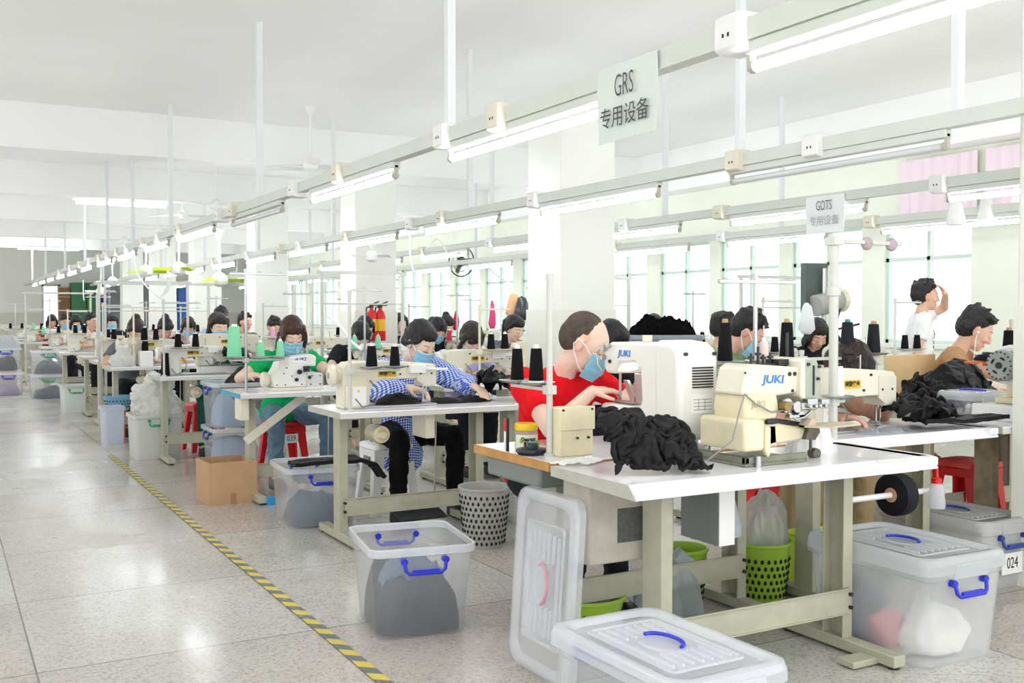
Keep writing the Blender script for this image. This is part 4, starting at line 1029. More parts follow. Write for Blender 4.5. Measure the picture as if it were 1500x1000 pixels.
    if legs:
        me = fuse(Q, cv, 3, .5); ripple(me, .008, 12, len(label)+2, (1, 1, 1.4), True)
        link('trousers', me, pants, t, ang=80)
    # hair
    G = MB(); hv = .008 if fine else .012
    if hair == 'shaved':
        G.ell(hp(0, .028, .041), (.0762*HS, .0885*HS, .081*HS), Rh); G.ell(hp(0, .05, .01), (.071*HS, .072*HS, .08*HS), Rh)
    else:
        G.ell(hp(0, .03, .052), (.083*HS, .095*HS, .085*HS), Rh); G.ell(hp(0, .05, .01), (.08*HS, .075*HS, .09*HS), Rh)
        if hair in ('short', 'tousled'):
            for k in range(26 if hair == 'tousled' else 10):
                a = random.uniform(0, 6.28); e = random.uniform(.3, 1.2); q = Vector((.075*math.cos(a)*math.cos(e), .03+.088*math.sin(a)*math.cos(e), .055+.082*math.sin(e)))
                q2 = q+(q-Vector((0, .03, .03))).normalized()*random.uniform(.012, .03)+Vector((0, -.015, 0)); G.cap(hp(*q), .018, hp(*q2), .007, 7)
            G.cap(hp(-.05, -.05, .088), .02, hp(.05, -.05, .088), .02)
        if hair in ('bob', 'long', 'ponytail', 'bun', 'fringe'):
            G.cap(hp(-.055, -.03, .075), .03, hp(.055, -.03, .075), .03); G.ell(hp(0, -.01, .07), (.07*HS, .078*HS, .06*HS), Rh)
            for s in (-1, 1): G.cap(hp(s*.066, -.02, .06), .024, hp(s*.075, .02, -.01), .022)
        if hair == 'tied':
            for s in (-1, 1): G.cap(hp(s*.02, -.052, .098), .014, hp(s*.072, -.028, .03), .016); G.cap(hp(s*.072, -.028, .03), .016, hp(s*.076, .03, -.02), .02)
            G.ell(hp(0, .0, .072), (.072*HS, .082*HS, .056*HS), Rh); G.ell(hp(0, .1, -.05), (.045, .04, .045), Rh)
        if hair == 'bob':
            for s in (-1, 1):
                G.cap(hp(s*.07, -.045, .05), .022, hp(s*.085, -.045, -.02), .026); G.cap(hp(s*.085, -.04, -.02), .027, hp(s*.082, -.028, -.095), .022); G.cap(hp(s*.08, .01, 0), .03, hp(s*.075, .02, -.1), .03)
            G.cap(hp(0, .07, 0), .06, hp(0, .065, -.09), .055)
        if hair == 'long':
            for s in (-1, 1): G.cap(hp(s*.08, .0, .02), .026, hp(s*.075, .03, -.12), .028)
            G.cap(hp(0, .08, 0), .06, hp(0, .08, -.22), .04)
        if hair == 'fringe':
            G.cap(hp(-.045, -.075, .055), .02, hp(.045, -.075, .055), .02)
            for s in (-1, 1): G.cap(hp(s*.07, -.03, .05), .022, hp(s*.082, -.02, -.07), .02)
        if hair == 'ponytail': G.cap(hp(0, .12, .06), .03, hp(.0, .15, .0), .034); G.cap(hp(.0, .15, .0), .034, hp(.01, .14, -.14), .014)
        if hair == 'bun': G.ell(hp(0, .085, .12), (.045*HS, .04*HS, .04*HS), Rh); G.cap(hp(0, .06, .09), .04, hp(0, .085, .11), .035)
    me = fuse(G, hv, 2, .4)
    if hair != 'shaved': ripple(me, .006, 26, 5, (1.6, .35, .7), True)
    link('hair', me, stubble if hair == 'shaved' else hairM, t, ang=80)
    # surgical mask with two ear loops
    if mask:
        def fm(a, b):
            th = (a-.5)*2*1.22; z = -.012-b*.108; bow = 1-.30*max(0, (b-.55)/.45)**1.5
            fy = -.026-(.088+.012*math.exp(-(th/.5)**2)*(1-b*.55)-.016*max(0, b-.7)/.3)*math.cos(th)
            zz = z+(.022*math.exp(-(th/.35)**2) if b < .05 else .022*math.exp(-(th/.35)**2)*(1-b))
            pl = .0018*math.sin(b*22)*(1 if .12 < b < .88 else 0)
            return hp(.0735*math.sin(th)*bow, fy-pl, zz)
        o = MB().surf(fm, 22, 18, .002).build('face_mask', maskM, t, ang=80)
        for s in (-1, 1):
            mb = MB(); mb.tube([hp(s*.069, -.052, -.022), hp(s*.082, -.02, .0), hp(s*.086, .018, .012), hp(s*.084, .028, -.015), hp(s*.078, .015, -.04), hp(s*.07, -.03, -.085), hp(s*.052, -.056, -.104)], .0024, 5); mb.build('ear_loop', maskW, o)
        for b_ in (0.0, 1.0): MB().tube([Vector(fm(a/14, b_))+Rh @ Vector((0, -.001, 0)) for a in range(15)], .0022, 5).build('mask_edge', maskW, o)
    if extra: extra(t, hp, Rh, T, SH)
    return t
TT = .76
# ================================================================== the nearest stations
# -- white table at the front, with its motor box
t0 = make_table('white-topped table carrying the front JUKI machine and the black cloth heap', 1.44, .5, round_front=True, posts=(.28, 1.15), pedal=False, motor=False)
t0.location = (1.89, 2.6, 0)
o = MB().bx(.05, .42, .33, .5, .43, .715).build('motor_box', mat('motor_box_paint', 'b3aea0', .5, var=.25, vscale=8), t0, .008)
MB().bx(.17, .36, .327, .33, .5, .62).build('mesh_panel', greyM, o)
o = MB().bx(.6, .675, .3, .52, .445, .72).build('control_box', mat('control_grey', '8f9490', .45), t0, .004)
q = MB().bx(.6, .675, .294, .3, .445, .72).build('front_panel', whiteP, o, .003)
mb = MB()
for i in range(3):
    for j in range(2):
        if not (j == 1 and i == 1): mb.bx(.613+.02*i, .626+.02*i, .2925, .2945, .69-.016*j, .701-.016*j)
mb.build('button', mat('button_green', '2c5148', .5), q)
MB().prism([(-.0135, TT-.046), (.034, TT+.0012), (.12, TT+.0012), (.12, TT-.002), (.03, TT-.004), (-.011, TT-.046)], 'x', 1.12, 1.3).build('cover_plate', mat('cover_plate_grey', 'cfcdc6', .4), t0, .001)
MB().bx(1.0, 1.3, .02, .1, .005, .03).build('stub_bracket', greygreen, t0, .004)
# -- wooden-edged table
t1 = make_table('white table with an orange wooden edge in front of the man in the red T-shirt', 1.2, .6, edge=edgewood, posts=(.2, 1.13), pedal=False, motor=False)
t1.location = (1.93, 3.18, 0)
MB().bx(.02, .42, .1, .52, .645, .725).build('drawer_tray', mat('tray_grey', '7d837e', .5), t1, .012)
# -- table B with machine, and its neighbour at the frame edge
t2 = make_table('long white-topped table of the face-down sewer, behind the front table', 1.12, .55, round_front=True, posts=(.13, .86), pedal=False, motor=False)
t2.location = (3.3, 3.12, 0)
t3 = make_table('white-topped table holding the white block at the photo edge', 1.3, .55, posts=(.25, 1.1), pedal=False, motor=False, legM=mat('rusty_frame', '9c8d70', .6, var=.35, vscale=16))
t3.location = (4.43, 3.12, 0)
# -- gingham sewer's table
t4 = make_table('white-topped table of the sewer in the blue gingham shirt', 1.12, .55, posts=(.1, .97))
t4.location = (1.9, 5.33, 0)
r_ = [c for c in t4.children if c.name.startswith('rail')][0]
lettering('brother', .055, greygreen, r_, plane_mat((.52, .55*.38-.0125, .2), (1,0,0), (0,0,1)), bold=.002, depth=.002)
# -- green T-shirt sewer's table
t5 = make_table('white-topped table with a blue end edge, of the sewer in the green T-shirt', 1.15, .55, edge=edgeblue, posts=(.14, 1.0), motor=False)
t5.location = (1.767, 6.94, 0)
MB().bx(.02, .08, .06, .22, .57, .725).build('control_box', cream, t5, .006)
MB().box((.3, .2, .56), (.52, .012, .06), Matrix.Rotation(-.62, 3, 'Y')).build('hinged_bar', cream, t5, .002)

make_bartack()
bm_ = make_button_machine()
ls_gingham = make_lockstitch('cream lockstitch machine with yellow plate, sewn on by the gingham-shirt sewer', cream, 0)
ls_gingham.location = (2.295, 5.6, TT)
ov = make_overlock('white JUKI overlock machine in front of the sewer in the green T-shirt'); ov.location = (2.2, 7.2, TT)
lsB = make_lockstitch('cream machine with a yellow plate, bent over by the face-down sewer', mat('cream_pale', 'e6e2cf', .4, var=.06), 2, .56)
lsB.location = (3.66, 3.38, TT)
em = make_edge_machine(); em.location = (4.78, 3.3, TT+.082)
tag(MB().bx(4.66, 5.25, 3.16, 3.46, TT, TT+.08).build('white_block', whiteP, None, .006), 'plain white block under the slotted-flywheel machine at the photo edge', 'block')

# thread stands and cones near the front
def stand_with(label, loc, rz, cones, glabel, group, **k):
    s = make_stand(label, **k); s.location = loc; s.rotation_euler = (0, 0, rz)
    xs = k.get('xs', (-.13, .13)); tr = k.get('tray', .27)
    for x, c, lb in zip(xs, cones, glabel):
        if c is None: continue
        c2 = make_cone(*c[:1], lb, *c[1:]); c2['group'] = group
        p = Matrix.Rotation(rz, 3, 'Z') @ Vector((x, 0, tr+.012)); c2.location = Vector(loc)+p
    return s
stand_with('thick cream thread stand clamped to the orange-edged table', (2.025, 3.33, TT), R(90), [(blackY, .13, .03, whiteP, whiteP), (blackY, .125, .028)], ['tall black cone with a white base on the red-shirted man\'s stand', 'black cone with a white tip on the red-shirted man\'s stand'], 'cones by the red-shirted man', h=.68, tray=.265, xs=(.1, .25), top_arm=False, pr=.012)
stand_with('steel thread stand rising behind the front JUKI machine', (2.82, 3.07, TT), R(-8), [(blackY, .15, .03, cardboard), (paleY, .075, .022), (blackY, .15, .03, cardboard)], ['black cone with brown tip above the front JUKI machine, beside the sage shirt', 'small pale pink cone between two black ones above the front JUKI machine', 'black cone with brown tip above the front JUKI machine, beside the pale pink cone'], 'cones above the front JUKI machine', h=.69, tray=.345, xs=(-.14, .04, .15), mm=steel)
s_ = stand_with('tall thick white thread stand with a long top arm, beside the face-down sewer', (3.41, 3.22, TT), 0, [(whiteY, .13, .028, blackP)], ['white cone with a black tip on the thick white stand'], 'white cone stand', h=.87, tray=.17, xs=(.03,), pr=.02, top_arm=False)
MB().bx(-.02, .42, -.012, .012, .85, .868).bx(-.03, .03, -.03, .03, .84, .875).cyl((0,0,.62), (0,0,.66), .03).build('long_arm', poleW, s_, .002)
for x in (.2, .36): MB().ell((x, 0, .855), (.03, .024, .03)).build('rag_wrap', mat('rag', 'b9aab0', .9, bump=.4), s_)
s_ = stand_with('low thread bar over the face-down sewer\'s machine', (3.52, 3.52, TT), 0, [(navyC, .15, .036, mat('tealtip', '2f8f86', .5), whiteP), (navyC, .14, .034, cardboard)], ['dark navy cone with a teal tip on the low bar', 'dark navy cone with a brown tip on the low bar'], 'cones on the low bar', h=.36, tray=.34, xs=(.3, .48), top_arm=False)
stand_with('steel thread stand at the end of the gingham sewer\'s table', (1.985, 5.4, TT), 0, [(blackY, .115, .033), (blackY, .11, .03)], ['squat black cone nearer the pole on the gingham sewer\'s stand', 'black cone out on the arm of the gingham sewer\'s stand'], 'cones on the gingham sewer\'s stand', h=.66, tray=.235, xs=(.13, .27), top_arm=False, mm=poleW)
stand_with('tall steel thread stand on the blue-edged table', (1.84, 7.05, TT), 0, [(mintY, .21, .05, whiteP), (mintY, .10, .03), (mintY, .105, .03)], ['large mint thread cone beside the pole on the blue-edged table', 'mint cone in the middle of the blue-edged table\'s stand', 'mint cone before the face of the green T-shirt sewer'], 'mint cones on the blue-edged table', h=.84, tray=.235, xs=(-.08, .1, .24), mm=steel)
# edge of the frame: orange tray stand with a tall black cone
s_ = stand_with('thread stand with an orange tray at the photo edge', (5.12, 3.56, TT), 0, [(blackY, .15, .035, cardboard)], ['tall black cone before the man in the tan T-shirt'], 'cone at the photo edge', h=.5, tray=.29, xs=(-.02,), top_arm=False)
MB().bx(-.36, .0, -.02, .02, .28, .29).bx(-.2, -.16, -.03, .03, .26, .28).bx(-.04, .0, -.03, .03, .255, .28).build('orange_tray', orangeP, s_, .002)
c_ = make_cone(blackY, 'grey-tipped flat black cone lying on the orange tray', .03, .07, blackP); c_.location = (5.12-.2, 3.56, TT+.292)

# -- on the wooden-edged table
pb = thing('control_panel', 'cream control box standing at the aisle end of the orange-edged table', 'control box', (2.11, 3.31, TT))
MB().bx(-.075, .075, -.04, .05, 0, .185).build('case', ivory, pb, .005)
MB().bx(-.08, .08, -.046, -.04, .1, .19).build('visor', ivory, pb, .003)
mb = MB()
for x, z in ((-.065,.178),(.065,.178),(0,.07),(.05,.07)): mb.cyl((x,-.05,z), (x,-.038,z), .0045, n=8)
mb.build('screw', darksteel, pb)
j = thing('sweet_jar', 'clear sweet jar with a yellow lid on the orange-edged table', 'jar', (2.02, 3.5, TT))
MB().lathe([(.042, .0), (.046, .008), (.046, .075), (.04, .085), (.038, .085), (.042, .074), (.042, .01), (0, .006)], n=24, cap1=False).build('glass', clearP, j)
MB().lathe([(.0, .083), (.045, .083), (.046, .088), (.046, .106), (.043, .11), (0, .111)], n=24).build('lid', yellowP, j, .001)
lb = MB().surf(lambda a, b: (.0468*math.sin((a-.5)*2.4-.35), -.0468*math.cos((a-.5)*2.4-.35), .012+.055*b), 14, 1, .0008).build('label', mat('jar_label', 'dfe6d2', .5), j)
lettering('Dearest', .022, blackP, lb, plane_mat((-.016, -.0452, .05), (.94,-.34,0), (0,0,1)), bold=.0008, sx=.8)
lettering('酸Q', .02, blackP, lb, plane_mat((-.016, -.0452, .03), (.94,-.34,0), (0,0,1)), bold=.0006)
MB().ell((-.04, -.03, .045), (.006, .008, .01)).ell((.028, -.04, .03), (.012, .005, .014)).build('leaf_mark', limeP, lb)
pc = thing('pin_cushion', 'round black magnetic pin dish at the edge of the orange-edged table', 'pin dish', (1.985, 3.4, TT))
MB().lathe([(.0, 0), (.05, 0), (.06, .012), (.058, .022), (.04, .024), (0, .02)], n=24).build('dish', blackP, pc)
MB().bx(-.012, .02, -.02, .012, .02, .045).build('block', mat('dark_teal', '20424c', .5), pc, .004)
pn = thing('marker_pen', 'red and white marker pen standing on the orange-edged table', 'pen', (1.962, 3.56, TT))
MB().cyl((0,0,0), (0,0,.075), .0085).build('barrel', whiteP, pn); MB().cyl((0,0,.075), (0,0,.125), .009).build('cap', redP, pn)
tag(MB().bx(1.945, 1.955, 3.52, 3.53, TT, TT+.13).build('black_ruler', blackP, None, .001), 'thin black stick standing upright beside the marker pen', 'stick')
for i, (u, v, rz, lb) in enumerate(((838, 680, .1, 'crumpled white paper slip at the back corner of the front table'), (862, 678, .5, 'smaller folded white paper slip beside the black cloth heap'))):
    p = at(u, v, TT)
    o = MB().surf(lambda a, b: ((a-.5)*.13, (b-.5)*.07, .006+.012*abs(noise.noise(Vector((a*3, b*3, i))))+.01*a*b), 8, 6, .001).build('paper_slip', paper); o.location = p; o.rotation_euler = (0, 0, rz); tag(o, lb, 'paper')

# -- cloth on the front tables
place_cloth('front', 'big crumpled heap of black cloth on the front white table', (2.125, 2.92, TT), R(-10)); SETTLED['front'].scale = (.82, .9, 1.02)
heap('cloth_heap', 'black garment piece lying under the gingham sewer\'s hand', 'cloth', (2.36, 5.62, TT), .34, .2, .05, blackC, 5, .012, 12, 0, .6, edge=.2)
heap('cloth_heap', 'flat black garment pieces spread to the end of the gingham sewer\'s table', 'cloth', (2.78, 5.66, TT), .48, .2, .03, blackC, 6, .012, 12, 0, .6, edge=.25)
place_cloth('side', 'raised black garment pile behind the gingham sewer\'s outer hand', (3.06, 5.66, TT), .4)
t7 = make_table('side table carrying the raised black garment pile beyond the gingham sewer', .7, .5, pedal=False, motor=False); t7.location = (3.03, 5.4, 0)
place_cloth('teal', 'black trousers heaped on the table before the masked sewer in the teal shirt', (2.35, 9.3, TT))
place_cloth('sewn', 'black garment being sewn by the face-down sewer', (3.98, 3.34, TT))
drape('cloth_strip', 'long flat black trouser leg lying on the table by the face-down sewer', 'cloth', [(3.98, 3.26, TT+.03), (4.15, 3.24, TT+.025), (4.35, 3.22, TT+.022), (4.5, 3.2, TT+.03)], .14, blackC, .02, 2, .008, (0, 1, 0))
heap('clear_film_scrap', 'crumpled clear film under the face-down sewer\'s needle', 'film', (3.74, 3.23, TT+.0), .3, .12, .02, clearP, 4, .012, 20, 0)
heap('white_cloth_scrap', 'small white rag behind the front JUKI machine\'s shuttle', 'rag', (2.98, 2.93, TT), .2, .14, .1, mat('rag_white', 'f0f0f2', .9), 12, .02, 12)
place_cloth('mound', 'large heap of black trousers piled beside the man in the tan T-shirt', (5.22, 3.99, TT), .25)
place_cloth('spill', 'spill of black cloth sliding toward the face-down sewer from the big mound', (4.8, 3.9, TT), .3)
t6 = make_table('table under the big mound of black trousers by the man in tan', 1.3, .7, pedal=False, motor=False); t6.location = (4.6, 3.72, 0)
wb = thing('wooden_board', 'pale wooden board leaning upright behind the black mound', 'board', (5.42, 4.5, 0))
MB().bx(-.2, .26, -.012, .012, 0, 1.04).build('panel', mat('pale_wood', 'dcbd8c', .6, var=.08, vscale=5), wb, .004)
sb = make_bin('small lidded plastic box beside the white block at the photo edge', .3, .22, .1, lid=lidP, handles=False, name='plastic_box'); sb.location = (4.83, 3.58, TT)

# -- bins on the floor
b = make_bin('open frosted bin half full of dark lint, standing alone on the aisle floor', .42, .5, .37, .86, hand=blueP); b.location = (1.72, 3.96, 0); b.rotation_euler = (0, 0, R(-10))
heap('cloth_fill', 'dark grey cloth pile inside the open bin on the aisle floor', 'cloth', (1.718, 3.95, .012), .395, .44, .21, mat('dark_fill', '1a2026', .9), 21, .04, 11, R(-10), 2.2, box=True, taper=.12)
heap('cloth_fill', 'blue-grey cloth rising behind the dark pile in the open bin', 'cloth', (1.745, 4.02, .012), .38, .32, .29, mat('blue_grey_fill', '5b6f86', .9), 29, .03, 12, R(-10), .7, box=True, taper=.12)
b = make_bin('lidded frosted bin lying nearest the camera before the front table', .375, .58, .36, .93, hand=blueP, lid=lidP, lidh=.05); b.location = (1.735, 2.25, 0); b.rotation_euler = (0, 0, R(1))
heap('cloth_fill', 'slate-blue cloth inside the lidded bin nearest the camera', 'cloth', (1.735, 2.25, .012), .335, .52, .28, mat('slate_fill', '5d6a74', .9), 22, .02, 9, 0, 2.5, box=True, taper=.07)
b = make_bin('large milky lidded bin under the end of the front table, blue handle toward us', .43, .6, .365, .9, m=plastic('haze_bin', 'f4f6f8', .73, .25, 'ffffff'), hand=blueP, lid=plastic('haze_lid', 'eff0ef', .5, .2), lidh=.06); b.location = (3.31, 2.76, 0); b.rotation_euler = (0, 0, R(-1))
pile('cloth_fill', 'white cotton bundle inside the large milky bin', 'cloth', (3.31, 2.64, .014), .3, .3, .16, mat('white_fill', 'f2efe8', .9), 23, 10, 0, .011, .02, 12, .05)
pile('cloth_fill', 'grey-blue bundle at the back of the large milky bin', 'cloth', (3.25, 2.9, .014), .3, .24, .2, mat('bluegrey_fill', '7d8794', .9), 24, 10, 0, .011, .02, 12, .05)
pile('cloth_fill', 'small pink bundle inside the large milky bin', 'cloth', (3.2, 2.74, .014), .12, .16, .14, mat('pink_fill', 'e08a94', .9), 30, 8, 0, .009, .012, 14, .04)
b = make_bin('milky lidded bin numbered 024 beyond the front table', .4, .62, .3, .92, m=binW, hand=mat('deep_blue_plastic', '1f3f96', .35), lid=plastic('haze_lid2', 'ebebea', .3, .2), number='024'); b.location = (4.41, 3.36, 0)
b = make_bin('frosted bin with black cloth over its rim, beside the gingham sewer\'s table', .44, .5, .37, .88, hand=blueP); b.location = (2.04, 6.2, 0); b.rotation_euler = (0, 0, R(-4))
heap('cloth_fill', 'blue-grey cloth at the bottom of the frosted bin beside the gingham sewer', 'cloth', (2.05, 6.19, .012), .39, .44, .19, mat('steel_fill', '4a5864', .9), 25, .03, 8, R(-4), .8, box=True)
drape('black_trousers', 'black garment draped over the rim of the bin beside the gingham sewer', 'garment', [(1.83, 5.99, .385), (1.95, 5.98, .392), (2.1, 5.98, .39), (2.24, 5.97, .392), (2.33, 5.95, .36), (2.38, 5.94, .28)], .15, blackC, .022, 7, .01, (0, 1, 0))
for z, lb, fl in ((0, 'lower of two stacked frosted bins behind the blue-edged table', .2), (.372, 'upper of two stacked frosted bins behind the blue-edged table', .2)):
    b = make_bin(lb, .5, .46, .365, .9, hand=mat('deep_blue_plastic', '1f3f96', .35), number=None); b.location = (2.16, 8.62, z); b.rotation_euler = (0, 0, R(90)); b['group'] = 'stacked bins behind the blue-edged table'
    heap('cloth_fill', 'pale blue cloth inside the %s stacked bin' % ('upper' if z else 'lower'), 'cloth', (2.16, 8.62, z+.012), .4, .44, .26 if z else .3, mat('pale_blue_fill', '93a6bd', .9), 26 if z else 27, .01, 8, 0, 2.5, box=True)
heap('cloth_heap', 'black cloth lying on top of the stacked frosted bins', 'cloth', (2.2, 8.62, .375), .42, .36, .42, blackC, 28, .02, 8, 0, 1.5, edge=.1)
b = make_bin('white bin with green handle holding a bag of white foam', .42, .44, .4, .92, m=plastic('white_bin', 'f3f3ef', .1, .3), hand=greenP); b.location = (1.7, 9.72, 0)
pile('foam_bag', 'bulging clear bag of white foam on the bin with green handles', 'bag', (1.72, 9.72, .36), .54, .48, .44, plastic('foam_bag_film', 'f3f4ef', .1, .2), 31, 16, 0, .012, .022, 16, .07)
b = make_bin('narrow pale bin standing at the aisle by the fourth table', .2, .34, .37, .95, m=plastic('pale_blue_bin', 'e8edf6', .15, .3), handles=False); b.location = (1.51, 11.0, 0)
bk = thing('plastic_basket', 'sky-blue plastic basket resting on the narrow pale bin', 'basket', (1.62, 11.32, .3))
MB().lathe([(.1, 0), (.15, .14), (.155, .145), (.15, .15), (.14, .14), (.095, .01)], n=24).build('wall', skyP, bk)
mb = MB()
for k in range(24):
    for zz in (.04, .07, .1):
        a = 2*math.pi*(k+.5*(zz == .07))/24; r = .1+zz*.36; mb.box((r*math.cos(a), r*math.sin(a), zz), (.013, .013, .012), Matrix.Rotation(a, 3, 'Z'))
mb.build('hole', blackP, bk); tag(MB().lathe([(.06, 0), (.08, .3)], (1.62, 11.32, 0)).build('plastic_pail', orangeP), 'orange pail under the sky-blue basket', 'pail')
for (x, y, z, m, hm, lb, w_, fill) in ((1.56, 14.75, 0, 'w', greenP, 'tall white bin beside the sixth table along the aisle', .34, None), (1.45, 17.4, .0, 'c', greenP, 'clear bin with grey cloth, lower of the pair by the far tables', .5, '4d565c'), (1.47, 17.4, .372, 'c', greenP, 'clear bin with dark cloth, upper of the pair by the far tables', .5, '3c444a'), (.95, 18.4, 0, 'p', blueP, 'pinkish clear bin standing out in the aisle far back', .44, '8f7f9a'), (.95, 18.9, .38, 'p', blueP, 'clear bin of dark garments behind the pinkish bin', .44, '2a2e33')):
    b = make_bin(lb, w_, .46, .36, .92, m=binW if m == 'w' else binP, hand=hm); b.location = (x, y, z)
    if fill: heap('cloth_fill', 'cloth inside the '+lb, 'cloth', (x, y, z+.012), w_*.88, .4, .18, mat('fill_'+fill, fill, .9), int(x*10+y), .02, 8, 0, 1, box=True)
tag(MB().bx(.8, 1.1, 18.7, 19.1, 0, .375).build('carton_support', cardboard), 'cardboard carton under the clear bin of dark garments', 'carton')
heap('garment_pile', 'white and dark garments piled on the farthest clear bin', 'garments', (.95, 18.9, .74), .42, .36, .2, mat('pile_grey', 'b9bcc0', .9), 33, .03, 8)
# leaning lid
L = thing('loose_lid', 'loose frosted bin lid leaning upright against the front table\'s motor box', 'bin lid', (1.905, 3.13, .332))
L.rotation_euler = (Matrix.Rotation(R(4), 3, 'Y') @ Matrix(((0, 0, -1), (-1, 0, 0), (0, 1, 0)))).to_euler()
lid_part(L, .42, .66, 0, .04, lidP, mat('lid_pink', 'd79aa8', .5), name='lid_panel', latch=False)
# carton by the blue-edged table
c = thing('cardboard_carton', 'open brown cardboard carton on the floor at the blue-edged table', 'carton', (1.735, 7.2, 0), R(3))
mb = MB()
for a in ((-.165, .165, -.165, -.16), (-.165, .165, .16, .165), (-.165, -.16, -.16, .16), (.16, .165, -.16, .16)): mb.bx(*a, 0, .29)
mb.bx(-.16, .16, -.16, .16, 0, .006).build('box_wall', cardboard, c)
MB().bx(-.02, .02, -.1665, -.165, 0, .075).build('packing_tape', mat('packing_tape', 'a9825a', .3), c)
tag(MB().bx(1.93, 1.985, 6.86, 6.915, 0, .055).build('foot_block', cyanP, None, .002), 'small bright blue block at the foot of the blue-edged table', 'block')
# floor board near the camera
tag(MB().prism([(2.22, 2.0), (2.62, 2.05), (2.72, 2.42), (2.3, 2.42)], 'z', 0, .012).build('floor_board', mat('board_grey', '9a9d92', .5, var=.1), None, .002), 'flat grey-green board lying on the floor under the front table', 'board')
# under the front tables
def basket(label, loc, r, h, m, bag=True):
    t = thing('waste_basket', label, 'basket', loc)
    MB().lathe([(r*.78, 0), (r*.8, .005), (r, h), (r*1.06, h+.004), (r*1.06, h+.018), (r*.98, h+.016), (r*.76, .012)], n=28).build('wall', m, t)
    mb = MB()
    for k in range(26):
        for j in range(int(h/.032)-1):
            zz = .03+.032*j; a = 2*math.pi*(k+.5*(j % 2))/26; rr = r*(.8+.2*zz/h)
            mb.ell((rr*math.cos(a), rr*math.sin(a), zz), (.006, .0075, .0105), Matrix.Rotation(a, 3, 'Z'), 8, 6)
    mb.build('hole', mat('hole_dark', '1c2418', .9), t); return t
basket('lime-green perforated basket with a clear bag of tubes, under the orange-edged table', (3.28, 3.52, 0), .13, .25, limeP)
heap('waste_bag', 'clear bag of thread tubes stuffed in the lime basket', 'bag', (3.28, 3.52, .2), .22, .22, .27, plastic('tube_bag', 'dcdcd8', .4, .12), 41, .03, 16, 0, .7)
basket('lime-green basket low behind the motor box', (2.3, 3.5, 0), .16, .14, limeP)
heap('scraps', 'grey scraps in the low lime basket', 'scraps', (2.3, 3.5, .09), .26, .26, .1, mat('scrap_grey', '7d8078', .9), 42, .03, 14)
basket('second lime-green basket beyond the grey control box', (2.9, 3.62, 0), .11, .24, limeP)
heap('waste_bag', 'clear bag of dark scraps on the floor beyond the grey control box', 'bag', (2.72, 3.5, 0), .34, .3, .26, plastic('scrap_bag', 'c9d0d6', .4, .12), 43, .03, 12)
st = make_stool(redP, 'red plastic stool under the table of the face-down sewer', .46, .3); st.location = (3.86, 3.98, 0)
st2 = dup(st, (2.36, 7.93, 0), .05, 'red plastic stool carrying the card 039 under the sewer in green', None)
MB().bx(-.05, .06, -.172, -.169, .3, .37).build('number_card', paper, st2); lettering('039', .06, ink, st2, plane_mat((.005, -.1725, .335), (1,0,0), (0,0,1)), sx=.8)
for p, lb in (((5.17, 3.86, 0), 'red plastic stool behind the rusty table leg'), ((2.2, 9.98, 0), 'red plastic stool of the masked sewer in the teal shirt'), ((2.0, 12.0, 0), 'red plastic stool of the bun-haired sewer')): dup(st, p, .1, lb)
stw = make_stool(whiteP, 'white plastic stool under the gingham-shirt sewer', .46, .3); stw.location = (2.56, 6.28, 0)
stl = make_stool(limeB, 'lime plastic stool half hidden behind the large milky bin', .3, .3); stl.location = (3.62, 3.64, 0)
tag(drape('apron', 'tan apron cloth hanging under the table of the face-down sewer', 'cloth', [(3.55, 3.52, .72), (3.56, 3.5, .6), (3.57, 3.5, .45), (3.57, 3.51, .3)], .42, khaki, .01, 3, .012, (1, 0, 0)), 'tan apron cloth hanging under the table of the face-down sewer', 'cloth')
# rod with a dark roll, glue bottle
rr = thing('webbing_roll', 'round dark roll of webbing on a white rod under the second table', 'roll', (3.7, 3.12, .50))
MB().lathe([(.03, -.035), (.092, -.035), (.095, -.02), (.095, .02), (.092, .035), (.03, .035)], n=32, axis='x').build('roll', navyC, rr)
MB().cyl((-.32, 0, 0), (.3, 0, 0), .013).build('rod', whiteP, rr); MB().lathe([(.014, -.04), (.032, -.04), (.032, .04), (.014, .04)], n=20, axis='x').build('core', cardboard, rr)
gb_ = thing('oil_bottle', 'squeeze bottle with a red nozzle hanging by the table leg', 'bottle', (3.89, 3.06, .43))
MB().lathe([(.0, 0), (.036, .002), (.038, .02), (.03, .1), (.02, .115)], n=20).build('bottle', plastic('squeeze', 'eef0f4', .3, .3), gb_)
MB().lathe([(.022, .113), (.022, .135), (.008, .14), (.004, .22)], n=14).build('nozzle', redP, gb_)
wj = thing('water_jug', 'white jug with a blue cap behind the grey control box', 'jug', (2.72, 3.12, .42)); MB().lathe([(0, 0), (.06, .003), (.062, .04), (.035, .14), (.03, .15)], n=20).build('bottle', plastic('jug', 'eef1f8', .25, .3), wj); MB().cyl((0,0,.148), (0,0,.185), .026).build('cap', blueP, wj)
hh_ = wj; MB().cyl((0,0,.16), (0,0,.32), .003, n=6).build('hang_string', whiteP, wj)
# mesh bin and lined bin between the gingham table and the orange-edged table
mbk = basket('grey wire-mesh waste bin between the gingham table and the orange-edged table', (2.66, 5.08, 0), .14, .32, mat('mesh_bin', 'a9a8a4', .6))
b = make_bin('bin lined with a clear bag between the mesh bin and the orange-edged table', .34, .42, .38, .85, hand=blueP); b.location = (3.0, 4.96, 0)
heap('bin_liner', 'crumpled clear liner hanging over the lined bin', 'bag', (3.0, 4.96, .3), .38, .46, .12, bagP, 45, .03, 12, 0, .9)
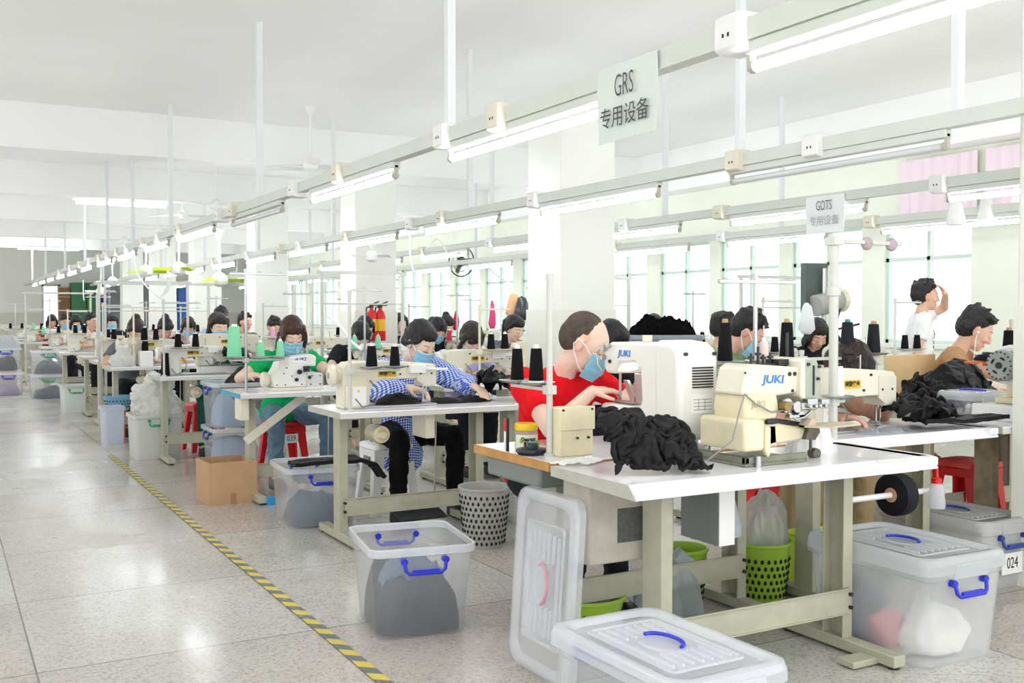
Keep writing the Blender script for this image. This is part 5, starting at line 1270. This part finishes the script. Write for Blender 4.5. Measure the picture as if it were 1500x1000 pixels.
# back rows: big bin on the table with black pile
b = make_bin('grey-blue bin with green handles raised on a table, heaped with black pieces', .42, .56, .38, .92, m=plastic('grey_bin', 'c6d0d6', .15, .3), hand=greenP); b.location = (4.88, 6.35, TT); b.rotation_euler = (0, 0, R(62))
heap('black_pieces', 'spiky heap of black fabric pieces in the raised grey-blue bin', 'cloth', (4.88, 6.35, TT+.34), .56, .4, .17, lintM, 51, .03, 22, R(-28), .8, edge=.1)
heap('black_pieces', 'black fabric heap on the table beside the raised grey-blue bin', 'cloth', (5.5, 6.3, TT), .36, .4, .2, lintM, 52, .03, 16)
# ================================================================== the rows behind
PROTO_T = {}
def row_table(key, loc, label, first=[0]):
    if 'p' not in PROTO_T: PROTO_T['p'] = make_table(label, 1.2, .55); PROTO_T['p'].location = loc; PROTO_T['p']['group'] = 'row tables'; return PROTO_T['p']
    return dup(PROTO_T['p'], loc, 0, label, 'row tables')
PM = {}
def row_machine(v, loc, label):
    if v not in PM:
        o = PM[v] = make_lockstitch(label, [cream, offwhite, mat('cream_pale2', 'e4dfca', .4, var=.06), ivory][v], v, [.6, .56, .58, .5][v]); o.location = loc; o['group'] = 'row machines'; return o
    return dup(PM[v], loc, 0, label, 'row machines')
PS = {}
def row_stand(v, loc, label):
    if v not in PS:
        o = PS[v] = make_stand(label, **[dict(h=.66, tray=.24, xs=(.12, .27)), dict(h=.78, tray=.22, xs=(-.1, .13), mm=steel), dict(h=.6, tray=.26, xs=(.1, .22), mm=cream)][v]); o.location = loc; o['group'] = 'row thread stands'; return o
    return dup(PS[v], loc, 0, label, 'row thread stands')
PCn = {}
CONES = dict(k=(blackY, .115, .032), m=(mintY, .105, .03), p=(pinkY, .12, .03), w=(whiteY, .11, .03), c=(crimsonY, .12, .032), l=(paleY, .09, .026))
CNAME = dict(k='black', m='mint', p='pink', w='white', c='crimson', l='pale pink')
def row_cone(c, loc, label):
    if c not in PCn: o = PCn[c] = make_cone(CONES[c][0], label, *CONES[c][1:]); o.location = loc; o['group'] = 'row cones'; return o
    return dup(PCn[c], loc, 0, label, 'row cones')
XS = [(.12, .27), (-.1, .13), (.1, .22)]; TRAY = [.24, .22, .26]
def station(where, X, Y, v=0, sv=0, cones='kk', mx=.42, sx=.1, machine=True, lift=0.0):
    row_table(None, (X, Y, 0), 'white-topped sewing table '+where)
    if machine: row_machine(v, (X+mx, Y+.27, TT+lift), 'sewing machine '+where)
    if sv is not None:
        row_stand(sv, (X+sx, Y+.1, TT), 'thread stand '+where)
        for k, c in enumerate(cones):
            if c == '-': continue
            row_cone(c, (X+sx+XS[sv][k], Y+.1, TT+TRAY[sv]+.012), '%s cone, %s on stand %s' % (CNAME[c], ORD[k+1], where))
# aisle row beyond the blue-edged table
A = 'on the aisle row, %s back from the blue-edged table'
station(A % 'first', 1.64, 9.15, 1, 0, 'kk', mx=.36, sx=.06)
station(A % 'second', 1.50, 11.05, 2, 2, 'kk', mx=.45, sx=.25)
station(A % 'third', 1.54, 12.5, 0, 0, 'kk', mx=.4, sx=.1)
station(A % 'fourth', 1.56, 13.95, 3, 1, 'lk', mx=.45, sx=.2)
station(A % 'fifth', 1.46, 15.6, 1, 2, 'kk', mx=.42, sx=.12)
station(A % 'sixth', 1.44, 18.4, 0, 1, 'mk', mx=.45, sx=.15)
station(A % 'seventh', 1.3, 21.6, 1, 0, 'mk', mx=.45, sx=.15)
station(A % 'eighth', 1.3, 24.8, 2, 1, 'kk', mx=.45, sx=.15)
o = row_machine(2, (2.32, 9.5, TT+.07), 'white long-armed machine in front of the masked sewer in the teal shirt')
tag(MB().bx(2.05, 2.6, 9.4, 9.6, TT, TT+.07).build('riser_block', whiteP, None, .004), 'white riser under the long-armed machine', 'block')
b_ = make_cone(blackY, 'tall black cone standing at the pole foot on the first table past the blue-edged one', .2, .04); b_.location = (1.72, 9.3, TT)
b_ = make_cone(blackY, 'tall slim black cone beside the white bag near the bun-haired sewer', .24, .035); b_.location = (1.86, 11.15, TT+.16)
tag(MB().bx(1.8, 1.93, 11.08, 11.22, TT, TT+.16).build('cone_box', whiteP, None, .01), 'white box under the tall slim black cone', 'box')
pile('white_bag', 'white plastic bag on the table of the bun-haired sewer', 'bag', (1.66, 11.2, TT), .32, .22, .24, plastic('opaque_bag', 'f4f4f2', .08, .25), 61, 9, 0, .012, .012, 14, .05)
# far end: grey frame rack and table by the back wall
station('at the far aisle corner by the back wall', .75, 28.5, 2, 1, 'mm', mx=.5, sx=.2)
# second row
Bn = 'in the second row from the aisle, %s from front'
station(Bn % 'second', 4.02, 4.62, 3, None, machine=False)
station(Bn % 'third', 3.25, 6.85, 0, 2, 'kk', mx=.42, sx=.35)
station(Bn % 'fourth', 3.2, 8.75, 1, 1, 'mm', mx=.5, sx=.2)
station(Bn % 'fifth', 3.25, 10.7, 2, 1, 'mw', mx=.45, sx=.1)
station(Bn % 'sixth', 3.25, 12.3, 0, 0, 'pm', mx=.5, sx=.2)
station(Bn % 'seventh', 3.25, 14.3, 3, 1, 'ck', mx=.5, sx=.1)
station(Bn % 'eighth', 3.25, 17.2, 1, 0, 'mk', mx=.5, sx=.2)
station(Bn % 'ninth', 3.25, 20.4, 0, 1, 'kk', mx=.5, sx=.2)
# third row
Cn = 'in the third row from the aisle, %s from front'
station(Cn % 'second', 5.15, 5.75, 2, 0, 'kk', mx=.5, sx=.3)
station(Cn % 'third', 5.0, 8.75, 3, 2, 'kk', mx=.35, sx=.42)
station(Cn % 'fourth', 5.05, 10.6, 0, 1, 'ck', mx=.5, sx=.2)
station(Cn % 'fifth', 5.05, 12.0, 1, 0, 'kc', mx=.5, sx=.2)
station(Cn % 'sixth', 5.05, 14.4, 2, 1, 'kk', mx=.5, sx=.2)
station(Cn % 'seventh', 5.05, 17.4, 3, 0, 'wk', mx=.5, sx=.2)
# row by the windows
Dn = 'in the row beside the windows, %s from front'
station(Dn % 'first', 6.15, 5.75, 2, 0, 'kk', mx=.5, sx=.75)
station(Dn % 'second', 6.9, 8.6, 0, 1, 'kk', mx=.5, sx=.2)
station(Dn % 'third', 6.95, 11, 1, 0, 'ck', mx=.5, sx=.2)
station(Dn % 'fourth', 6.95, 14, 2, 1, 'kk', mx=.5, sx=.2)
station(Dn % 'fifth', 6.95, 17.2, 0, 0, 'kc', mx=.5, sx=.2)
# light pipe frames standing over the rows
def pipe_frame(label, x, y, w, h, mm=poleW, rz=0.0):
    t = thing('pipe_frame', label, 'pipe frame', (x, y, 0), rz)
    for s in (-1, 1):
        MB().bx(s*w/2-.014, s*w/2+.014, -.014, .014, 0, h).build('upright', mm, t)
    MB().bx(-w/2-.05, w/2+.05, -.012, .012, h-.03, h).build('crossbar', mm, t)
    MB().bx(-w/2, w/2, -.008, .008, h*.8, h*.8+.014).build('lower_bar', mm, t)
    return t
for i, (x, y, w, h, lb) in enumerate(((2.3, 13.6, 1.0, 1.72, 'pale pipe frame over the third table past the blue-edged one'), (2.15, 12.2, 1.2, 1.66, 'pale pipe frame just behind the bun-haired sewer'), (3.9, 10.2, .9, 1.75, 'pale pipe frame behind the second-row machines'), (5.0, 13.4, 1.2, 1.8, 'pale pipe frame far behind between the wide pillars'), (6.9, 10.3, 1.0, 1.75, 'pale pipe frame near the windows behind the raised bin'), (7.6, 8.0, .9, 1.7, 'pale pipe frame beside the standing man'), (6.0, 9.6, .8, 1.6, 'pale pipe frame in front of the ponytailed sewer'), (1.9, 20.4, 1.1, 1.7, 'pale pipe frame far down the aisle row'))):
    pipe_frame(lb, x, y, w, h, poleW)
# steel racks with hanging bags near the ponytailed sewer
def hanging_bag(label, p, w, h, m, seed):
    o = MB().lathe([(.01, 0), (w*.25, -h*.12), (w*.42, -h*.5), (w*.5, -h*.85), (w*.3, -h)], n=18).build('hanging_bag', m, None, ang=80)
    ripple(o.data, .02, 12, seed, (1, 1, .4), True); o.location = p
    return tag(o, label, 'bag')
hanging_bag('peach cloth bag hanging behind the ponytailed sewer', pz(752, 428, 12.4), .2, .3, mat('peach', 'eab98a', .8), 1)
hanging_bag('black plastic bag hanging beside the peach cloth bag', pz(765, 432, 12.3), .2, .3, mat('black_bag', '3a4144', .3), 2)
hanging_bag('white bag hanging over the small dark-haired sewer near the windows', pz(1181, 445, 8.3), .13, .24, plastic('hang_bag', 'f3f5f6', .2, .3), 3)
hanging_bag('bright pink cloth strip hanging far behind the lilac sewer', pz(721, 440, 13), .1, .35, mat('hot_pink', 'ee4f86', .8), 4)
hanging_bag('red cloth strip hanging far behind the lilac sewer', pz(668, 455, 13), .08, .25, mat('red_strip', 'e02850', .8), 5)
# fire extinguishers on the pillar
for i, (u, lb) in enumerate(((545, 'red fire extinguisher nearer the aisle on the pillar'), (558, 'red fire extinguisher nearer the windows on the pillar'))):
    p = aty(u, 480, 11.5); t = thing('fire_extinguisher', lb, 'fire extinguisher', (p.x, 11.52, .98))
    MB().lathe([(0, 0), (.06, 0), (.065, .02), (.065, .3), (.05, .35), (.025, .37), (.022, .4)], n=20).build('cylinder', redP, t)
    MB().lathe([(.0655, .12), (.0655, .26)], n=20, cap0=False, cap1=False).build('label', yellowL, t)
    MB().bx(-.02, .02, -.02, .02, .39, .43).box((.04, 0, .45), (.12, .02, .014), Matrix.Rotation(-.35, 3, 'Y')).box((.04, 0, .425), (.1, .018, .012)).build('valve', blackP, t, .002)
    MB().tube([(-.02, 0, .41), (-.07, -.03, .4), (-.09, -.04, .3), (-.085, -.04, .16)], .01).build('hose', blackP, t)
# things along the back wall
def backbox(name, label, cat, u0, u1, v, y, h, m, d=.5):
    a, b = aty(u0, v, y), aty(u1, v, y)
    t = thing(name, label, cat, ((a.x+b.x)/2, y, 0)); w = b.x-a.x
    MB().bx(-w/2, w/2, 0, d, 0, h).build('carcass', m, t, .01)
    return t, w
t, w_ = backbox('green_cabinet', 'tall green cabinet against the back wall', 'cabinet', 105, 148, 440, 33.2, 2.25, mat('cabinet_green', '3f7f52', .5), .7)
MB().bx(-.01, .01, -.012, 0, .1, 2.2).build('door_gap', blackP, t); MB().bx(w_*.08, w_*.14, -.02, 0, 1.2, 1.75).build('notice', limeB, t)
t, w_ = backbox('blue_post', 'deep blue post beside the green cabinet', 'post', 149, 157, 440, 33.1, 2.35, mat('post_blue', '1f4f93', .5), .2)
t, w_ = backbox('blue_post', 'deep blue post at the end of the grey mesh partition', 'post', 262, 276, 440, 30.6, 2.2, mat('post_blue', '1f4f93', .5), .3)
t, w_ = backbox('mesh_partition', 'tall grey mesh partition behind the aisle row', 'partition', 160, 258, 440, 31.4, 2.35, mat('partition_grey', '84878a', .6, var=.2, vscale=3), .06)
for k in range(4): MB().bx(-w_/2+w_*k/3-.03, -w_/2+w_*k/3+.03, -.03, 0, 0, 2.38).build('stile', mat('stile_grey', 'a9acac', .5), t)
t, w_ = backbox('brown_shelf', 'brown wooden shelf by the bright doorway', 'shelf', 86, 103, 440, 33.4, 2.1, mat('shelf_brown', '8a6647', .6), .4)
for k in range(5): MB().bx(-w_/2-.01, w_/2+.01, -.02, .0, .4*k+.2, .4*k+.24).build('shelf_board', mat('shelf_edge', 'b99a72', .6), t)
t = thing('dark_workbench', 'dark workbench with a grey top in the far aisle corner', 'workbench', (.1, 26.6, 0))
MB().bx(-1.1, .55, 0, .8, .72, .78).build('bench_top', mat('bench_grey', '9aa0a6', .5), t, .004); MB().bx(-1.05, .5, .05, .75, .02, .72).build('bench_panel', mat('bench_dark', '6a6a66', .7), t)
for k, (x, y) in enumerate(((-.3, 26.0), (.25, 25.9))): heap('green_sack', ['dark green sack slumped before the workbench', 'smaller green sack by the end of the workbench'][k], 'sack', (x, y, 0), .6-.1*k, .5, .55-.15*k, mat('sack_green', '4a5a48', .9), 71+k, .04, 5)
t = thing('wall_fan', 'black-bladed fan fixed on the pale green wall pier', 'fan', pz(678, 383, 18.5)); t.rotation_euler = (0, 0, R(-60))
mb = MB()
for k in range(4): mb.tube([(.27*math.cos(a), -.05, .27*math.sin(a)) for a in [2*math.pi*q/20 for q in range(21)]], .012) if k == 0 else mb.tube([(.09*k*math.cos(a), -.06, .09*k*math.sin(a)) for a in [2*math.pi*q/20 for q in range(21)]], .006)
mb.build('cage', blackP, t)
for k in range(3):
    a = 2.1*k; m = MB(); m.M = Matrix.Rotation(a, 4, 'Y'); m.box((.13, -.03, 0), (.2, .01, .11), Matrix.Rotation(.4, 3, 'X')); m.build('blade', mat('blade_dark', '4a4a40', .4), t)
MB().cyl((0, 0, 0), (0, .3, 0), .03).cyl((0, -.06, 0), (0, .1, 0), .06).build('motor', blackP, t)
# machine with dark arms in front of the green window
t = thing('steam_machine', 'dark jointed machine on a pole before the green-framed window', 'machine', pz(1212, 470, 10.3)); t.location.z = TT
MB().bx(-.3, .3, -.2, .2, -.04, 0).bx(-.26, -.2, -.16, -.1, -.76, -.04).bx(.2, .26, -.16, -.1, -.76, -.04).bx(-.26, -.2, .1, .16, -.76, -.04).bx(.2, .26, .1, .16, -.76, -.04).build('stand', greygreen, t)
MB().cyl((-.05, 0, 0), (-.05, 0, 1.0), .025).build('pole', steel, t)
MB().cyl((-.18, 0, .62), (.14, 0, .68), .11).build('drum', mat('machine_grey', 'a9aaa6', .5), t, .01)
MB().lathe([(.05, .14), (.11, .15), (.12, .2), (.06, .22)], (0, 0, .68), axis='x').build('flange', cream, t)
MB().tube([(.12, -.05, .62), (-.02, -.1, .38), (.16, -.12, .16)], .022).cyl((.16, -.12, .2), (.16, -.12, .08), .04).cyl((-.02, -.1, .38), (.34, -.1, .44), .012).build('arm', blackP, t)
MB().bx(-.2, .1, -.06, .06, .25, .45).build('gear_box', cream, t, .01)
MB().bx(-.25, .05, .05, .12, .55, 1.05).build('back_panel', mat('panel_dark', '55605c', .5), t)
# pale blinds high on the window wall
for i in range(4):
    y0 = 3.6+i*1.05
    o = MB().surf(lambda a, b: (XR-.06-.012*math.sin(a*40), y0+a*.95, 2.95-b*.72), 60, 4, .004).build('window_blind', mat('blind_pink', 'f0dfe8', .7), None, ang=80)
    tag(o, '%s pale pink blind high on the window wall, counted from the photo edge' % ORD[i+1], 'blind', 'pale pink blinds')
for i, (u, v) in enumerate(((1400, 312), (1446, 306), (1492, 298))):
    p = pz(u, v, 8.6); t = thing('hanging_lamp', '%s white bell-shaped shade under the beam nearest the windows' % ORD[i+1], 'lamp', p)
    MB().lathe([(.03, .1), (.05, .08), (.075, -.05), (.08, -.1), (.076, -.1), (.07, -.05), (.02, .08)], n=20).build('shade', whiteP, t); MB().cyl((0, 0, .09), (0, 0, max(.15, 2.14-p.z)), .006, n=6).build('stem', whiteP, t)
# ================================================================== people
def at_head(u, Y, face=0.0, off=.25):
    """pelvis place so that the bowed head shows at pixel column u when its distance row is Y"""
    p = aty(u, 480, Y); return p.x-math.sin(face)*off, p.y+math.cos(face)*off
# man in red
def red_marks(t, hp, Rh, T, SH):
    for k, (dx, dz, s) in enumerate(((-.1, .3, .035), (.09, .33, .03))):
        mb = MB()
        for j in range(7):
            a = j*.9; mb.tube([T(dx+s*math.cos(a+q*.25)*(.4+.08*j), -.128-.004*q*0, dz+s*math.sin(a+q*.25)*(.4+.08*j)) for q in range(5)], .0016, 4)
        mb.build('print_mark', mat('print_white', 'e8c8c8', .8), t)
person('shaven-headed man in a red T-shirt and blue mask at the large white machine', 2.39, 3.99, R(2), 'd', 'shaved', shirt=redC, pants=darkC, lean=21, hpitch=30, hyaw=44, vox=.0058, hl=(2.56, 3.56, .965), hr=(2.40, 3.60, .975), hlfwd=(-.3, -.6, -.1), hrfwd=(.75, -.5, -.15), build=1.12, curl=.6, hem=.0, elbow_out=.45, seat=.515, extra=red_marks)
# gingham
person('woman in a blue gingham shirt and blue mask sewing black cloth at her machine', 2.66, 6.32, R(4), 'd', 'tied', hairK, gingham, 'long', mat('black_trousers', '0b0b0d', .9, bump=.2, spec=.2), lean=20, hpitch=34, hyaw=18, vox=.0065, hl=(2.93, 5.72, .845), hr=(2.50, 5.74, .85), hlfwd=(.2, -.8, -.35), hrfwd=(.5, -.6, -.2), build=1.08, curl=.55, hem=.05, elbow_out=.6, knee=.2)
# green
person('woman with a brown bob in a green T-shirt at the overlock machine', 2.36, 7.93, R(3), 'd', 'bob', hairB, greenC, 'short', denim, lean=14, hpitch=30, hyaw=-4, vox=.0075, hl=(2.56, 7.36, .86), hr=(2.02, 7.5, .85), curl=.6, knee=.2, build=1.05)
# teal masked
person('dark-haired woman in a teal shirt and blue mask behind the white long-armed machine', *at_head(322, 9.72), R(2), 'd', 'long', hairR, tealC, 'short', tealC, lean=8, hpitch=14, hyaw=10, vox=.0085, hl=(2.62, 9.5, .86), hr=(2.25, 9.45, .9), knee=.2)
# bun
person('woman with her hair in a bun and a blue mask bent over her machine', *at_head(198, 11.75), R(-4), 'b', 'bun', hairR, greyC, 'short', darkC, lean=20, hpitch=38, hyaw=14, vox=.009)
# lilac
person('woman in a lilac T-shirt with her dark head bowed low over her machine', *at_head(687, 7.52), 0.0, 'd', 'fringe', hairR, lilacC, 'short', darkC, lean=20, hpitch=46, hyaw=-4, vox=.0085, hl=(3.98, 7.2, .84), hr=(3.62, 7.18, .84), build=1.08)
# ponytail
person('woman with a black ponytail at a cream machine near the nearer wide pillar', *at_head(752, 9.45), R(8), 'd', 'ponytail', hairK, greyC, 'short', darkC, mask=False, lean=14, hpitch=26, hyaw=8, vox=.009)
# sage
person('man in a sage-green T-shirt and blue mask bent beside the black cones', *at_head(1078, 5.0, R(6)), R(28), 'b', 'tousled', hairK, sageC, 'short', darkC, lean=18, hpitch=38, hyaw=18, vox=.008, build=1.12, seat=.53, hl=(4.8, 4.75, .84), hr=(4.47, 4.8, .84))
# face-down sewer
person('sewer bent face-down over the cream machine beside the thick white pole', 3.82, 3.93, R(-2), 'c', 'fringe', hairR, mat('nude_top', 'c99a80', .85, bump=.2), 'short', khaki, lean=30, hpitch=56, hyaw=20, vox=.007, hl=(4.08, 3.46, .87), hr=(3.62, 3.4, .82), build=1.0, curl=.7)
# tan
def earbuds(t, hp, Rh, T, SH):
    o = MB().tube([hp(-.078, -.005, -.015), hp(-.082, -.012, -.05), T(-.08, -.13, .34), T(-.03, -.15, .2), T(-.02, -.14, .08)], .003, 5).ell(hp(-.08, -.004, -.012), (.008, .01, .01)).build('earphone_cord', whiteP, t)
person('young man with tousled black hair and white earphones in a tan T-shirt', *at_head(1434, 4.32, R(30)), R(34), 'b', 'tousled', hairK, tanC, 'short', darkC, mask=False, lean=15, hpitch=30, hyaw=14, vox=.0075, build=1.14, seat=.52, hl=(6.0, 4.05, .84), hr=(5.72, 4.12, .84), extra=earbuds)
# standing man
def lanyard(t, hp, Rh, T, SH):
    MB().tube([T(-.07, .03, .49), T(-.06, -.08, .42), T(0, -.128, .3), T(.06, -.08, .42), T(.07, .03, .49)], .006, 6).build('lanyard', blackP, t)
    mb = MB()
    for k in range(6): mb.box(T(-.01+.012*(k % 2), -.124+.001*k, .28-.045*k), (.03, .004, .03))
    mb.build('print_mark', mat('print_grey', '8f979c', .8), t)
px, py = aty(1352, 480, 6.15).x, 6.2
person('man in a white T-shirt standing by the bright window, one hand at his brow', px, py, R(48), 'b', 'tousled', hairK, whiteC, 'short', darkC, mask=False, lean=2, hpitch=4, hyaw=8, vox=.0085, stand=True, standz=.82, build=1.05, hl=(px+.19, py-.13, 1.47), hr='down', hlfwd=(-.5, .25, .8), curl=.5, extra=lanyard, hem=.08)
# smaller figures
far = [
 ('man with short hair in a white shirt seen sideways beyond the sage T-shirt', 1087, 6.5, 52, 'b', 'short', whiteC, False, 6, 10, 0),
 ('dark-haired woman seated low under the hanging white bag near the windows', 1197, 6.6, -10, 'b', 'bob', darkC, False, 18, 36, -10),
 ('sewer with a white headband showing over the raised bin of black pieces', 964, 9.7, 0, 'b', 'ponytail', darkC, True, 12, 20, 0),
 ('black-haired sewer just visible behind the man in the red T-shirt', 889, 5.6, 10, 'b', 'bob', darkC, True, 20, 34, 10),
 ('black-haired sewer half hidden behind the gingham sewer\'s thick pole', 524, 9.55, 0, 'd', 'fringe', darkC, True, 22, 46, 0),
 ('black-haired sewer under the fire extinguishers', 534, 11.4, 8, 'b', 'bob', skyC, True, 16, 30, 10),
 ('black-haired sewer looking down beyond the pink cones', 402, 13.05, 4, 'b', 'short', tealC, False, 16, 34, 0),
 ('man with cropped black hair behind the blue-edged table\'s tall stand', 367, 14.9, 14, 'b', 'short', greyC, False, 4, 6, 10),
 ('dark-haired sewer far behind the white long-armed machine', 275, 14.8, 4, 'b', 'fringe', pinkC, True, 18, 34, 0),
 ('curly dark-haired sewer between the tall steel poles behind the bun', 241, 13.25, 6, 'c', 'bun', darkC, False, 18, 40, 0),
 ('man with cropped hair behind the third table past the blue-edged one', 141, 16.6, 20, 'b', 'short', creamC, False, 4, 8, 18),
 ('pale-faced sewer beside the cropped-haired man far down the aisle', 165, 18.2, 0, 'd', 'fringe', darkC, True, 10, 16, 0),
 ('black-haired sewer behind two black cones far down the aisle', 112, 19.4, 0, 'b', 'bob', pinkC, True, 14, 26, 0),
 ('dark-haired sewer beside the white far machine down the aisle', 97, 20.9, 6, 'b', 'short', whiteC, True, 12, 22, 0),
 ('brown-haired sewer in the bright far doorway\'s line', 77, 22.4, 8, 'c', 'bob', mat('rust_shirt', '8a4a34', .85), False, 12, 26, 0),
 ('dark-haired sewer beyond the gingham sewer with a pale face', 592, 13.2, 6, 'd', 'bob', darkC, False, 8, 14, 0),
 ('dark head between the gingham sewer and the crimson cones', 632, 15.2, 4, 'd', 'fringe', skyC, True, 20, 40, 0),
 ('black-haired sewer beside the crimson cones far behind', 656, 11.7, 0, 'd', 'bun', tealC, False, 14, 28, 0),
 ('dark-haired sewer with lowered face beside the bright middle windows', 640, 10.9, 0, 'd', 'fringe', darkC, True, 18, 36, 0),
]
for lb, u, Y, fd, sk, hr_, sh, mk, ln, hpi, hya in far:
    x, y = at_head(u, Y, R(fd)); person(lb, x, y, R(fd), sk, hr_, hairK, sh, 'short', darkC, mask=mk, lean=ln, hpitch=hpi, hyaw=hya, vox=.0125, shoes=False)
px, py = aty(318, 460, 12.9).x, 12.9
person('person in a pale blue shirt seated upright, turned away behind the masked sewer in teal', px, py, R(150), 'b', 'short', hairK, skyC, 'short', darkC, mask=False, lean=10, hpitch=20, vox=.0125, seat=.55, shoes=False)
